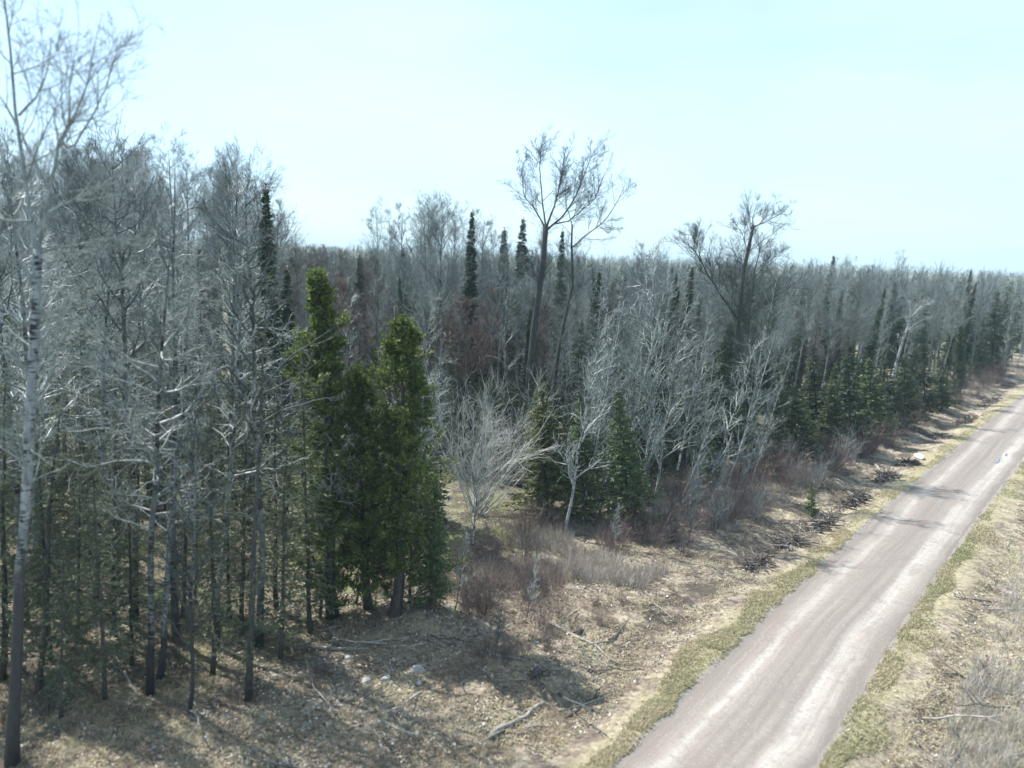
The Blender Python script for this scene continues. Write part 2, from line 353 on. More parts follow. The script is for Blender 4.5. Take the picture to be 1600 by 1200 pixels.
# ------------------------------------------------------------------ tree kinds (each a trunk mesh and a crown mesh, height about 1 x nominal)
def trunk_line(h, k, wig, rng, bend=0.):
    z = np.linspace(0, h, k); x = np.cumsum(rng.normal(0, wig, k)); y = np.cumsum(rng.normal(0, wig, k))
    x -= x[0]; y -= y[0]; t = z/h; x -= x[-1]*t; y -= y[-1]*t
    return np.stack([x+bend*np.sin(t*PI), y, z], 1)[None]
def finish_tree(T, R, crown, bark_m, mats, sides=8, name='tree'):
    t = MB(); tubes(t, T, R, sides, caps=True); return t.mesh(name+'_trunk', [bark_m]), crown.mesh(name+'_crown', mats)
def flare(k, r0, r1):
    t = np.linspace(0, 1, k); return (r0*(1-t)**.85+r1+.25*r0*np.exp(-t*40))[None]
def bare_tree(seed, h=16, r=.13, start=.35, nb=46, ang=(35, 60), blen=.22, up=.10, wig=.12, twig='grey_twig', bk='aspen_bark', n2=7, n3=6, bias=None, shape='spread', tw=.008, squash=1., up2=.12, st=1.):
    rng = np.random.default_rng(seed); T = trunk_line(h, 14, .06*h/16, rng, rng.normal(0, .15)); R = flare(14, r, .012)
    if shape == 'spread': prof = lambda t: h*blen*(1.15-.75*np.abs((t-start)/(1-start)*1.1-.25))
    elif shape == 'cone': prof = lambda t: h*blen*(1.05-.85*(t-start)/(1-start))
    B, BR = spawn(T, R, nb, start, .985, ang, lambda t, l: prof(t), 8, up, wig, (.01*st, .010*st), rng, .22, bias=bias, squash=squash)
    mb = MB(); tubes(mb, B, BR, 4)
    S, SR = spawn(B, BR, n2, .2, .95, (25, 60), lambda t, l: l*.45*(1.15-.6*t), 5, up2, wig*1.4, (.006*st, .008*st), rng, .35, bias=bias); SR = np.maximum(SR, .006*st); tubes(mb, S, SR, 3)
    if n3:
        Q, QR = spawn(S, SR, n3, .15, 1., (20, 60), lambda t, l: .12+l*.42, 4, up2, wig*1.6, (tw, .0), rng, .6, bias=bias); QR = np.maximum(QR, tw*.75); tubes(mb, Q, QR, 3)
    return finish_tree(T, R, mb, M[bk], [M[twig]], 8, 'bare')
def spruce(seed, h=12, r=.10, width=.13, start=.1, nb=260, needle='spruce_needle', droop=-.05, dens=34, leaf=.22, sparse=0., wig=.1, bk='dark_bark', power=.8, twigm='lichen_twig', clump=.0):
    rng = np.random.default_rng(seed); T = trunk_line(h, 12, .03, rng); R = flare(12, r, .01)
    lump = lambda t: 1+clump*np.sin(t*37+seed)*np.sin(t*13+seed*2)
    B, BR = spawn(T, R, nb, start, .985, (70, 100), lambda t, l: h*width*np.maximum(.06, (1.02-t)/(1.02-start))**power*lump(t), 5, droop, wig, (.006, .008), rng, .3)
    mb = MB(); tubes(mb, B, BR, 3, 0)
    idx = np.repeat(np.arange(len(B)), dens); N = len(idx); t = rng.uniform(.12+.2*sparse, 1.02, N); f = np.clip(t, 0, .999)*4; i = f.astype(int); wt = (f-i)[:, None]
    pos = B[idx, i]*(1-wt)+B[idx, i+1]*wt; tan = unit(B[idx, i+1]-B[idx, i])
    side = unit(np.cross(tan, [0, 0, 1.]))*rng.choice([-1, 1], N)[:, None]
    d = tan*.8+side*rng.uniform(.2, 1., N)[:, None]+np.array([0, 0, 1.])*rng.uniform(-.5, .15, N)[:, None]+rng.normal(0, .2, (N, 3))
    bl = np.linalg.norm(B[idx, -1]-B[idx, 0], axis=1)
    ln = leaf*rng.uniform(.5, 1.2, N)*np.clip(bl/(h*width)+.35, .4, 1.1)
    if sparse: keep = rng.random(N) > sparse; pos, d, ln = pos[keep], d[keep], ln[keep]
    leaves(mb, pos, d, ln, ln*.17, rng, 1)
    top = np.array([T[0, -1]]*14)-np.array([0, 0, 1])*rng.uniform(0, h*.05, 14)[:, None]
    leaves(mb, top, rng.normal(0, .35, (14, 3))+[0, 0, 1], np.full(14, .2), np.full(14, .03), rng, 1)
    return finish_tree(T, R, mb, M[bk], [M[twigm], M[needle]], 7, 'spruce')
def cedar(seed, h=12, wid=1.6, r=.16, N=26000, low=.12, peak=.45, needle='cedar_leaf', leaders=5):
    rng = np.random.default_rng(seed); T = trunk_line(h, 12, .06, rng); R = flare(12, r, .015); mb = MB()
    B, BR = spawn(T, R, 120, low, .985, (35, 75), lambda t, l: wid*np.interp(t, [0, low, peak, .75, 1], [.5, .9, 1.05, .52, .06])*rng.uniform(.4, 1.35, len(t)), 6, .16, .12, (.008, .010), rng, .3)
    S, SR = spawn(B, BR, 6, .25, .95, (25, 60), lambda t, l: .25+l*.3, 4, .15, .15, (.006, .005), rng, .4)
    tubes(mb, B, BR, 4, 0); tubes(mb, S, SR, 3, 0)
    n = N//len(S); idx = np.repeat(np.arange(len(S)), n); t = rng.uniform(.1, 1, len(idx)); f = t*2.999; i = f.astype(int); wt = (f-i)[:, None]
    pos = S[idx, i]*(1-wt)+S[idx, i+1]*wt+rng.normal(0, .05, (len(idx), 3))
    d = unit(S[idx, i+1]-S[idx, i])*.7+rng.normal(0, .5, (len(idx), 3))+[0, 0, .35]
    leaves(mb, pos, d, rng.uniform(.08, .2, len(idx)), rng.uniform(.02, .045, len(idx)), rng, 1)
    return finish_tree(T, R, mb, M['dark_bark'], [M['brown_twig'], M[needle]], 8, 'cedar')
def multi_stem(seed, h=2.5, n=26, spread=.5, twig='purple_twig', r=.012, n2=9, n3=4, lean=(0, 0), up=.06, wig=.10, rad=.25):
    rng = np.random.default_rng(seed); k = 7; a = rng.uniform(0, 2*PI, n); sp = spread*np.sqrt(rng.random(n))
    d = unit(np.stack([np.cos(a)*sp+lean[0], np.sin(a)*sp+lean[1], np.ones(n)], 1)); p = np.stack([np.cos(a), np.sin(a), np.zeros(n)], 1)*rad*rng.random(n)[:, None]; p[:, 2] = -.05
    ln = h*rng.uniform(.55, 1.08, n); out = [p]
    for _ in range(k-1): d = unit(d+np.array([0, 0, up])+wig*rng.normal(size=(n, 3))); p = p+d*(ln/(k-1))[:, None]; out.append(p)
    P = np.stack(out, 1); R = (r*rng.uniform(.7, 1.3, n))[:, None]*np.linspace(1, .3, k)[None]
    mb = MB(); tubes(mb, P, R, 3)
    st = mb.mesh('stems', [M[twig]]); cb = MB()
    S, SR = spawn(P, R, n2, .2, .98, (20, 50), lambda t, l: l*.3, 5, up*1.5, wig*1.3, (.004, .004), rng, .5); SR = np.maximum(SR, .0045); tubes(cb, S, SR, 3)
    if n3: Q, QR = spawn(S, SR, n3, .15, 1, (20, 50), lambda t, l: .08+l*.4, 3, up, wig*1.5, (.005, 0), rng, .7); tubes(cb, Q, np.maximum(QR, .004), 3)
    return st, cb.mesh('twigs', [M[twig]])
LR = np.array([.05, -.03, 0])
K = {}
K['aspen'] = [(bare_tree(10+i, 18, .14, .36+.05*(i % 3), 34, (40, 68), .17, .07, .16, twig=['mid_twig', 'pale_twig', 'grey_twig'][i], n2=6, n3=3, st=1.35, tw=.008), 18) for i in range(3)]
K['aspen'] += [(bare_tree(14+i, 18, .13, .42+.05*(i % 3), 42, (30, 58), .19, .10, .13, twig='mid_twig', n2=8, n3=7, tw=.007), 18) for i in range(3)]
K['aspen'] += [(bare_tree(20+i, 15, .11, .45, 34, (30, 50), .16, .12, .10, twig='mid_twig', n2=8, n3=7, tw=.007), 15) for i in range(2)]
K['brown'] = [(bare_tree(30+i, 14, .10, .35, 40, (25, 50), .16, .12, .09, twig='brown_twig', bk='dark_bark', n2=7, n3=6), 14) for i in range(3)]
K['curvy'] = [(bare_tree(40+i, 17, .12, .33, 30, (55, 90), .17, .045, .22, twig=['pale_twig', 'mid_twig', 'pale_twig'][i], bk='aspen_bark', n2=7, n3=4, squash=.6, up2=.05, tw=.007, st=1.05), 17) for i in range(3)]
K['slender'] = [(bare_tree(50+i, 13, .075, .2, 30, (30, 52), .18, .09, .12, twig=['mid_twig', 'pale_twig', 'mid_twig'][i], bk='birch_bark', n2=6, n3=2, bias=LR, st=1.6, tw=.009), 13) for i in range(3)]
K['redbud'] = [(bare_tree(60+i, 11, .08, .3, 34, (30, 55), .2, .12, .12, twig='red_bud', bk='aspen_bark', n2=8, n3=6, tw=.014), 11) for i in range(2)]
K['spire'] = [(spruce(70+i, 15, .11, .058, .15, 620, 'spruce_needle', -.06, 26, .30, clump=.06, power=.75, wig=.2), 15) for i in range(2)]
K['spruce'] = [(spruce(75+i, 12, .11, .165, .06, 380, 'spruce_needle', -.03, 42, .27, clump=.15), 12) for i in range(2)]
K['fir'] = [(spruce(80+i, 7.5, .09, .25, .03, 360, 'fir_needle', .02, 52, .24, power=.85, clump=.12), 7.5) for i in range(2)]
K['olive'] = [(spruce(85+i, 13, .10, .13, .12, 250, 'olive_needle', -.09, 30, .18, sparse=.15, wig=.16), 13) for i in range(3)]
K['deadspruce'] = [(spruce(90+i, 14, .11, .09, .12, 260, 'olive_needle', -.10, 8, .13, sparse=.3, wig=.16), 14) for i in range(2)]
K['brightfir'] = [(spruce(94, 3.5, .05, .22, .04, 130, 'bright_leaf', .03, 34, .17, power=.9), 3.5)]
K['cedar'] = [(cedar(96, 13, 1.35, N=24000, low=.03, peak=.33), 13), (cedar(97, 12, 2.3, N=38000, low=.02, peak=.25), 12)]
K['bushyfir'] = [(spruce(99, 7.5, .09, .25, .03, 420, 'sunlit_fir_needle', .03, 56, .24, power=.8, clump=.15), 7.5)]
K['darkcedar'] = [(cedar(98, 10, 1.5, N=22000, low=.05, peak=.3, needle='spruce_needle'), 10)]
K['shrub'] = [(multi_stem(100+i, 2.1, [16, 22, 13, 18][i], [.55, .4, .7, .5][i], ['purple_twig', 'brown_twig', 'weed_twig', 'weed_twig'][i], n2=6, n3=2, r=.011), 2.1) for i in range(4)]
K['greybrush'] = [(multi_stem(110+i, 3.6, 9, .28, 'pale_twig', r=.016, n2=9, n3=2, lean=(.12, -.05)), 3.6) for i in range(2)]
K['silver'] = [(multi_stem(115, 7.5, 24, .95, 'silver_twig', r=.034, n2=16, n3=7, up=.05, wig=.12, lean=(.15, -.1), rad=.5), 7.5)]
K['sapling'] = [(bare_tree(120+i, 6, .03, .2, 26, (25, 50), .2, .1, .12, twig=['pale_twig', 'grey_twig'][i], bk='aspen_bark', n2=6, n3=3, tw=.005), 6) for i in range(2)]
# kind -> (name, category, names of the two parts)
KN = dict(bushyfir=('fir_tree', 'conifer'), darkcedar=('cedar_tree', 'cedar'), aspen=('aspen_tree', 'tree'), brown=('dark_hardwood_tree', 'tree'), curvy=('crooked_aspen', 'tree'), slender=('birch_tree', 'tree'), redbud=('red_maple_tree', 'tree'),
          spire=('spire_spruce', 'conifer'), spruce=('spruce_tree', 'conifer'), fir=('fir_tree', 'conifer'), olive=('thin_spruce', 'conifer'), deadspruce=('dying_spruce', 'conifer'),
          brightfir=('young_fir', 'conifer'), cedar=('cedar_tree', 'cedar'), shrub=('bare_shrub', 'shrub'), greybrush=('alder_shrub', 'shrub'), silver=('silver_willow', 'shrub'), sapling=('bare_sapling', 'sapling'))
count = {}
_rp = np.random.default_rng(77)
def place(kind, base, top=None, height=None, lean=None, label=None, group=None, var=None, spin=None, wide=1.):
    """base: (x, y) on the ground; top: a world point, or height plus lean (dx, dy per metre)"""
    vs = K[kind]; (tm, cm), nom = vs[_rp.integers(len(vs)) if var is None else var]
    nm, cat = KN[kind]; b = Vector((base[0], base[1], gz(base[0], base[1])-.04))
    if top is not None: ax = Vector(top)-b
    else: ax = Vector(((lean or (0, 0))[0], (lean or (0, 0))[1], 1)).normalized()*height
    s = ax.length/nom; rot = ax.to_track_quat('Z', 'Y'); a = _rp.uniform(0, 2*PI) if spin is None else spin
    q = Vector((0, 0, 1)).rotation_difference(ax.normalized()) @ Quaternion((0, 0, 1), a)
    root = bpy.data.objects.new(nm, None); C.objects.link(root); root.empty_display_size = .2
    root.location = b; root.rotation_mode = 'QUATERNION'; root.rotation_quaternion = q; root.scale = (s*wide, s*wide, s)
    shrubby = kind in ('shrub', 'greybrush', 'silver')
    for n_, m_ in ((('stem_cluster' if shrubby else 'trunk'), tm), (('twigs' if shrubby else 'crown'), cm)):
        o = bpy.data.objects.new(n_, m_); C.objects.link(o); o.parent = root
    tag(root, label, cat, group); count[kind] = count.get(kind, 0)+1
    return root
TAKEN = []; BR = {}
def hero(kind, bp, tp, label, Y=None, **kw):
    b = G(*bp) if Y is None else None
    if b is None:
        x = Yplane(bp[0], bp[1], Y); b = np.array([x[0], Y, 0])
    top = Yplane(tp[0], tp[1], b[1]); TAKEN.append((b[0], b[1]))
    return place(kind, b[:2], top=top, label=label, **kw)
# ------------------------------------------------------------------ the big trees, limb by limb
def built_tree(name, cat, label, base_px, stems, bk, twig, seed, n1=9, n2=7, n3=5, Y=None, up=.1, wig=.14, l1=.45, tw=.008, group=None, sub=(.15, 1.)):
    """stems: list of (pixel polyline, r0, r1, depth offset at tip); the first one is the trunk"""
    b = G(*base_px) if Y is None else np.array([Yplane(base_px[0], base_px[1], Y)[0], Y, 0.])
    zb = gz(b[0], b[1])-.05; rng = np.random.default_rng(seed); TAKEN.append((b[0], b[1]))
    root = bpy.data.objects.new(name, None); C.objects.link(root); root.location = (b[0], b[1], zb)
    tr = MB(); cr = MB(); limbs = []
    for i, (pts, r0, r1, dep) in enumerate(stems):
        n = 12; P = np.array(pts, float); s = np.r_[0, np.cumsum(np.linalg.norm(np.diff(P, axis=0), axis=1))]; u = np.linspace(0, s[-1], n)
        px = np.interp(u, s, P[:, 0]); py = np.interp(u, s, P[:, 1]); t = u/s[-1]
        d0 = dep[0] if not np.isscalar(dep) else 0.; d1 = dep[1] if not np.isscalar(dep) else dep
        W = np.array([Yplane(a, c, b[1]+d0+(d1-d0)*tt) for a, c, tt in zip(px, py, t)])
        W -= [b[0], b[1], zb]
        if i == 0: W[0] = [0, 0, 0]
        jit = rng.normal(0, (.003 if i == 0 else .012)*np.linalg.norm(W[-1]-W[0])/3, W.shape)*np.sin(t*PI)[:, None]; W += jit
        R = (r0+(r1-r0)*t**.7)*(1. if i == 0 else .78)
        if i == 0: R = R+.3*r0*np.exp(-t*22)
        if i == 0 or r0 > .12: tubes(tr, W[None], R[None], 9, caps=True)
        else: tubes(cr, W[None], R[None], 6)
        limbs.append((W, R))
    for i, (W, R) in enumerate(limbs):
        P, RR = W[None], R[None]; ln = np.linalg.norm(W[-1]-W[0])
        lo = .5 if i == 0 else sub[0]
        B, BR = spawn(P, RR, max(3, int(n1*min(ln, 9)/5.5)), lo, .97, (22, 62), lambda t, l: (.7+l*.24 if ln < 8 else 1.2+l*.09)*(1.25-.6*t)*l1/.5, 7, up, wig*.75, (.006, .007), rng, .25)
        tubes(cr, B, BR, 4)
        S, SR = spawn(B, BR, n2, .15, .98, (22, 55), lambda t, l: l*.42*(1.15-.5*t), 5, up, wig*1.2, (.006, .007), rng, .4); SR = np.maximum(SR, .006); tubes(cr, S, SR, 3)
        Q, QR = spawn(S, SR, n3, .15, 1., (20, 55), lambda t, l: .12+l*.42, 4, up, wig*1.4, (tw, 0), rng, .6); tubes(cr, Q, np.maximum(QR, tw*.7), 3)
    mesh_obj('trunk', tr.mesh(name+'_trunk', [M[bk]]), root); mesh_obj('crown', cr.mesh(name+'_crown', [M[twig]]), root)
    tag(root, label, cat, group); return root
built_tree('birch_tree', 'tree', 'tallest white birch at the far left, forking high against the sky', (18, 1190),
    [([(18, 1190), (30, 950), (42, 760), (50, 600), (57, 450), (60, 390)], .175, .115, 0),
     ([(58, 400), (46, 330), (34, 240), (24, 170), (12, 60), (4, -40), (0, -110)], .09, .02, 1.),
     ([(60, 395), (70, 340), (82, 270), (96, 215), (120, 170), (138, 120), (160, 20)], .085, .008, -1.),
     ([(94, 220), (110, 235), (140, 190), (165, 140), (180, 90)], .06, .012, .8),
     ([(70, 335), (100, 318), (140, 305), (190, 270), (225, 235)], .05, .012, 1.5),
     ([(30, 180), (58, 150), (75, 110), (80, 60)], .05, .012, -1.2),
     ([(50, 345), (10, 345), (-40, 320)], .05, .012, 1.),
     ([(62, 395), (95, 385), (140, 380), (185, 370)], .045, .012, -1.6),
     ([(60, 505), (100, 490), (135, 468), (160, 440)], .05, .012, -.6), ([(60, 500), (80, 440), (100, 410), (120, 370)], .045, .012, 1.),
     ([(52, 545), (20, 520), (-20, 480)], .05, .012, 1.), ([(55, 560), (100, 545), (150, 550), (200, 535)], .04, .01, -1.2)],
    'old_birch_bark', 'mid_twig', 301, n1=11, n2=8, n3=6, tw=.0045, l1=.6, up=.04)
built_tree('poplar_tree', 'tree', 'tall dark poplar behind the bushy fir, trunk splitting into a fan of limbs', (819, 716),
    [([(819, 716), (826, 600), (836, 500), (848, 420), (853, 352)], .34, .20, 0),
     ([(853, 358), (835, 325), (818, 305), (815, 262)], .09, .02, 1.), ([(853, 356), (847, 310), (843, 262), (846, 225)], .1, .02, -1),
     ([(854, 354), (868, 318), (878, 270), (884, 232)], .12, .02, .8), ([(856, 358), (880, 338), (903, 300), (920, 255), (930, 232)], .12, .02, -.6),
     ([(866, 350), (890, 345), (930, 310), (945, 270)], .08, .02, 1.6), ([(846, 440), (832, 425), (815, 420)], .05, .02, .5)],
    'dark_bark', 'grey_twig', 302, n1=17, n2=9, n3=7, tw=.006, l1=.52, up=.07, wig=.09)
built_tree('poplar_tree', 'tree', 'second dark poplar just right of the tall one, crooked stem bending right', (862, 700),
    [([(862, 700), (866, 600), (874, 540), (886, 480), (896, 440), (893, 385), (894, 350)], .24, .07, 0),
     ([(893, 388), (915, 368), (945, 345), (965, 315), (978, 285)], .09, .02, -.8), ([(884, 487), (900, 462), (912, 430), (915, 400)], .1, .02, .8),
     ([(875, 545), (895, 538), (915, 525), (930, 510)], .06, .015, -1.), ([(894, 352), (885, 320), (888, 290)], .05, .015, .7), ([(935, 352), (950, 365), (962, 355)], .04, .015, -.8)],
    'dark_bark', 'grey_twig', 303, n1=12, n2=8, n3=6, tw=.006, l1=.52, up=.05, wig=.11)
built_tree('poplar_tree', 'tree', 'big grey poplar right of centre with a wide fork of heavy spreading limbs', (1128, 716),
    [([(1128, 716), (1143, 620), (1151, 550), (1155, 495), (1161, 430), (1170, 385), (1177, 352)], .36, .12, 0),
     ([(1152, 498), (1132, 470), (1108, 432), (1092, 402), (1080, 385)], .13, .04, -.5), ([(1096, 408), (1090, 385), (1080, 365)], .06, .02, .6),
     ([(1158, 497), (1190, 480), (1215, 460), (1242, 442)], .11, .02, -1.4), ([(1165, 620), (1166, 560), (1170, 500), (1176, 455), (1180, 420), (1190, 380)], .17, .04, (.0, 1.2)),
     ([(1178, 354), (1195, 348), (1208, 340), (1224, 332)], .07, .02, .8), ([(1177, 356), (1176, 340), (1181, 325)], .06, .02, -.5), ([(1143, 480), (1146, 445), (1140, 415)], .07, .02, 1.),
     ([(1158, 492), (1135, 488), (1125, 492)], .06, .02, -1.), ([(1178, 440), (1200, 420), (1215, 390)], .07, .02, 1.4), ([(1168, 395), (1160, 365), (1150, 350)], .05, .02, 1.)],
    'dark_bark', 'grey_twig', 304, n1=24, n2=9, n3=7, tw=.006, l1=.68, up=.05, wig=.11)
built_tree('birch_tree', 'tree', 'pale crooked birch leaning right in front of the dark firs near the road bend', (1385, 652),
    [([(1385, 652), (1391, 610), (1400, 570), (1411, 530), (1424, 495), (1421, 470)], .26, .07, 0), ([(1412, 520), (1425, 510), (1440, 500), (1455, 498)], .08, .02, -1.),
     ([(1424, 495), (1440, 478), (1462, 470)], .07, .02, 1.), ([(1422, 480), (1410, 455), (1400, 430)], .06, .02, .6), ([(1405, 560), (1420, 550), (1430, 545)], .05, .02, -.7)],
    'birch_bark', 'pale_twig', 305, n1=7, n2=6, n3=5, tw=.012)
# ------------------------------------------------------------------ trees one can point to
hero('curvy', (235, 1085), (268, 330), 'pale double aspen trunk with tangled crooked branches, second large trunk from the left', var=0, spin=0.)
hero('curvy', (250, 1060), (305, 400), 'thin aspen growing right against the pale double trunk and leaning right', var=1)
hero('curvy', (338, 1010), (380, 400), 'pale crooked aspen between the double trunk and the slim dark spruce', var=2)
hero('curvy', (150, 960), (175, 330), 'crooked aspen standing behind the fallen wood between the birch and the double trunk', var=1)
hero('sapling', (296, 1120), (305, 640), 'thin straight sapling pole just right of the pale double aspen', var=1)
hero('deadspruce', (388, 1092), (420, 430), 'slim dark spruce pole with sparse drooping twigs, foot beside the long shadow', var=0)
hero('olive', (438, 1025), (452, 640), 'lichen grey spruce right of the slim dark spruce pole', var=1)
hero('olive', (332, 1050), (330, 600), 'sparse olive spruce behind the thin sapling pole', var=0)
hero('olive', (485, 985), (470, 560), 'dull olive spruce against the left side of the green cedars', var=2)
hero('olive', (60, 1080), (95, 620), 'soft green spruce beside the foot of the tall white birch', var=1, wide=1.3)
hero('olive', (2, 1060), (8, 590), 'green spruce cut by the left picture edge', var=0, wide=1.3)
hero('olive', (120, 1010), (125, 690), 'half bare spruce between the white birch and the tangle of fallen wood', var=2)
for b_, t_, v_, l_ in (((178, 1000), (182, 640), 1, 'olive spruce in the tangle midway between the birch and the double aspen'), ((378, 985), (385, 620), 2, 'feathery olive spruce touching the slim dark spruce pole'),
                       ((432, 945), (428, 600), 0, 'dense olive spruce just behind the slim dark spruce pole'), ((285, 965), (292, 650), 2, 'olive spruce between the double aspen and the thin pole'), ((95, 1120), (100, 870), 0, 'low green spruce nearest the foot of the tall birch')):
    hero('olive', b_, t_, l_, var=v_, wide=1.25)
hero('cedar', (520, 958), (498, 425), 'left green cedar, the narrower and taller of the two', var=0, wide=1.3)
hero('cedar', (618, 962), (628, 498), 'right green cedar, broad with a rounded ragged crown', var=1, wide=1.15)
hero('cedar', (575, 950), (560, 575), 'low cedar filling the gap between the two green cedars', var=1, wide=1.15)
hero('olive', (640, 950), (645, 590), 'thin grey green spruce standing in front of the broad cedar', var=1, wide=.7)
hero('fir', (672, 955), (682, 730), 'small feathery spruce at the right foot of the broad cedar', var=0, wide=.62)
hero('curvy', (500, 960), (527, 585), 'pale bare tree with arching branches in front of the narrow cedar', var=0, wide=.8)
hero('sapling', (556, 940), (606, 700), 'thin pale sapling leaning right across the broad cedar', var=0)
hero('silver', (745, 800), (768, 590), 'silvery fan shaped willow between the cedars and the bushy fir', var=0, spin=.3, wide=.95)
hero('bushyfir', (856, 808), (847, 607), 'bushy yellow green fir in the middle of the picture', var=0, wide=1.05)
hero('fir', (915, 815), (905, 625), 'dark fir just right of the bushy yellow green fir', var=0, wide=.9)
hero('fir', (985, 826), (966, 610), 'darkest fir at the corner of the clearing behind the leaning birches', var=0, wide=.9)
hero('brightfir', (1112, 765), (1107, 668), 'small bright green fir at the foot of the big grey poplar')
hero('aspen', (1152, 766), (1216, 425), 'tall thin aspen in front of the big grey poplar', var=2)
hero('brightfir', (1268, 800), (1268, 755), 'tiny green fir in the brush above the dark ditch')
for i, (b, t, k, lab) in enumerate([
    ((1278, 700), (1272, 540), 'spruce', 'dark green spruce with a pointed top left of the group by the road bend'),
    ((1328, 705), (1325, 530), 'spruce', 'second pointed spruce of the group by the road bend'),
    ((1362, 690), (1358, 560), 'fir', 'light green fir left of the crooked pale birch'),
    ((1300, 710), (1300, 600), 'fir', 'low fir between the two pointed spruces by the road bend'),
    ((1415, 668), (1412, 560), 'fir', 'dark fir directly right of the crooked pale birch'),
    ((1445, 655), (1442, 535), 'spruce', 'broad dark spruce behind the brush near the road bend'),
    ((1472, 640), (1468, 560), 'fir', 'low dark fir between the broad spruce and the black cedar'),
    ((1494, 625), (1502, 512), 'darkcedar', 'blackish column of cedar near the road bend'),
    ((1548, 585), (1560, 455), 'spruce', 'tall spruce at the right end of the wood'),
    ((1530, 592), (1535, 500), 'spruce', 'shorter spruce just left of the tall one at the right end of the wood'),
    ((1215, 735), (1208, 620), 'spruce', 'dark spruce behind the grey brush right of the big poplar'),
    ((1175, 745), (1180, 650), 'fir', 'low shaded fir right of the big grey poplar trunk'),
    ((1245, 725), (1240, 600), 'fir', 'blue green fir between the big poplar and the pointed spruces'),
    ((1387, 676), (1385, 545), 'spruce', 'spruce hidden partly behind the crooked pale birch')]):
    hero(k, b, t, lab, var=0 if k == 'darkcedar' else i % 2, wide=1.3 if k != 'darkcedar' else 1.)
for i, (tx, ty, Y, k, lab) in enumerate([
    (415, 288, 46, 'spire', 'spire spruce standing highest against the sky left of the gap in the treeline'),
    (448, 415, 50, 'spire', 'dark ragged spruce at the left edge of the gap in the treeline'),
    (497, 425, 60, 'spire', 'dark spire directly behind the narrow cedar'),
    (738, 328, 80, 'spire', 'tallest spire spruce left of the tall dark poplar'),
    (788, 356, 84, 'spire', 'pointed spire spruce between the tallest spire and the tall dark poplar'),
    (818, 340, 110, 'spire', 'thinnest spire spruce just left of the tall dark poplar'),
    (879, 358, 95, 'spire', 'spire spruce showing between the two dark poplars'),
    (630, 384, 85, 'spire', 'lone spire spruce above the broad cedar'),
    (562, 400, 75, 'spire', 'thin dark spire right of the gap in the treeline'),
    (1057, 425, 85, 'spire', 'spire spruce left of the big grey poplar fork'),
    (1095, 462, 80, 'spire', 'short spire spruce under the left limb of the big grey poplar'),
    (940, 440, 95, 'spire', 'dark spruce top above the leaning birches, left of two'),
    (978, 455, 88, 'spire', 'dark spruce top above the leaning birches, right of two'),
    (1303, 398, 120, 'spire', 'spire spruce breaking the treeline right of the big grey poplar'),
    (1293, 452, 95, 'spire', 'left of the twin dark spruce tops above the road bend group'),
    (1316, 450, 95, 'spire', 'right of the twin dark spruce tops above the road bend group'),
    (1399, 440, 110, 'spire', 'dark spire above the crooked pale birch'),
    (1413, 447, 112, 'spire', 'dark spire just right of the one above the crooked birch'),
    (1518, 420, 125, 'spire', 'spire spruce breaking the treeline near the right end of the wood'),
    (1574, 455, 135, 'spire', 'slim spire at the far right beside the tall end spruce')]):
    T = Yplane(tx, ty, Y); bx = T[0]-T[2]*.0
    place(k, (bx, Y), top=(T[0], T[1], T[2]), label=lab, var=i % 2, wide=1.0+.25*(i % 3)); TAKEN.append((bx, Y))
for i, (b, t) in enumerate([((1568, 590), (1583, 470)), ((1590, 575), (1604, 480)), ((1020, 800), (1075, 470)), ((882, 835), (950, 480)), ((905, 815), (975, 470)), ((935, 810), (1005, 500)), ((1000, 815), (1050, 440)),
                            ((1048, 800), (1110, 500)), ((1078, 790), (1115, 560)), ((735, 900), (762, 640)), ((960, 820), (1045, 430)), ((1130, 770), (1210, 520)), ((1170, 760), (1235, 560)), ((1005, 810), (1020, 395)),
                            ((1095, 790), (1180, 540)), ((1150, 770), (1215, 600)), ((1060, 795), (1130, 600))]):
    lab = ['first thin leafless birch at the right end of the wood beside the tall end spruce', 'thin leafless birch at the right picture edge above the road'][i] if i < 2 else \
        ('lone thin birch in the brown brush right of the cedars' if i == 9 else 'slender pale birch leaning right in the row along the clearing edge')
    _last = [None]; _last[0] = hero('slender', b, t, lab, group=None)
    if not (i < 2 or i == 9): BR.setdefault(('slender leaning birch', '', 'just right of the bushy fir' if b[0] < 995 else 'by the darkest fir' if b[0] < 1058 else 'below the big grey poplar', 'front'), []).append(C.objects['birch_tree'] if False else _last[0])
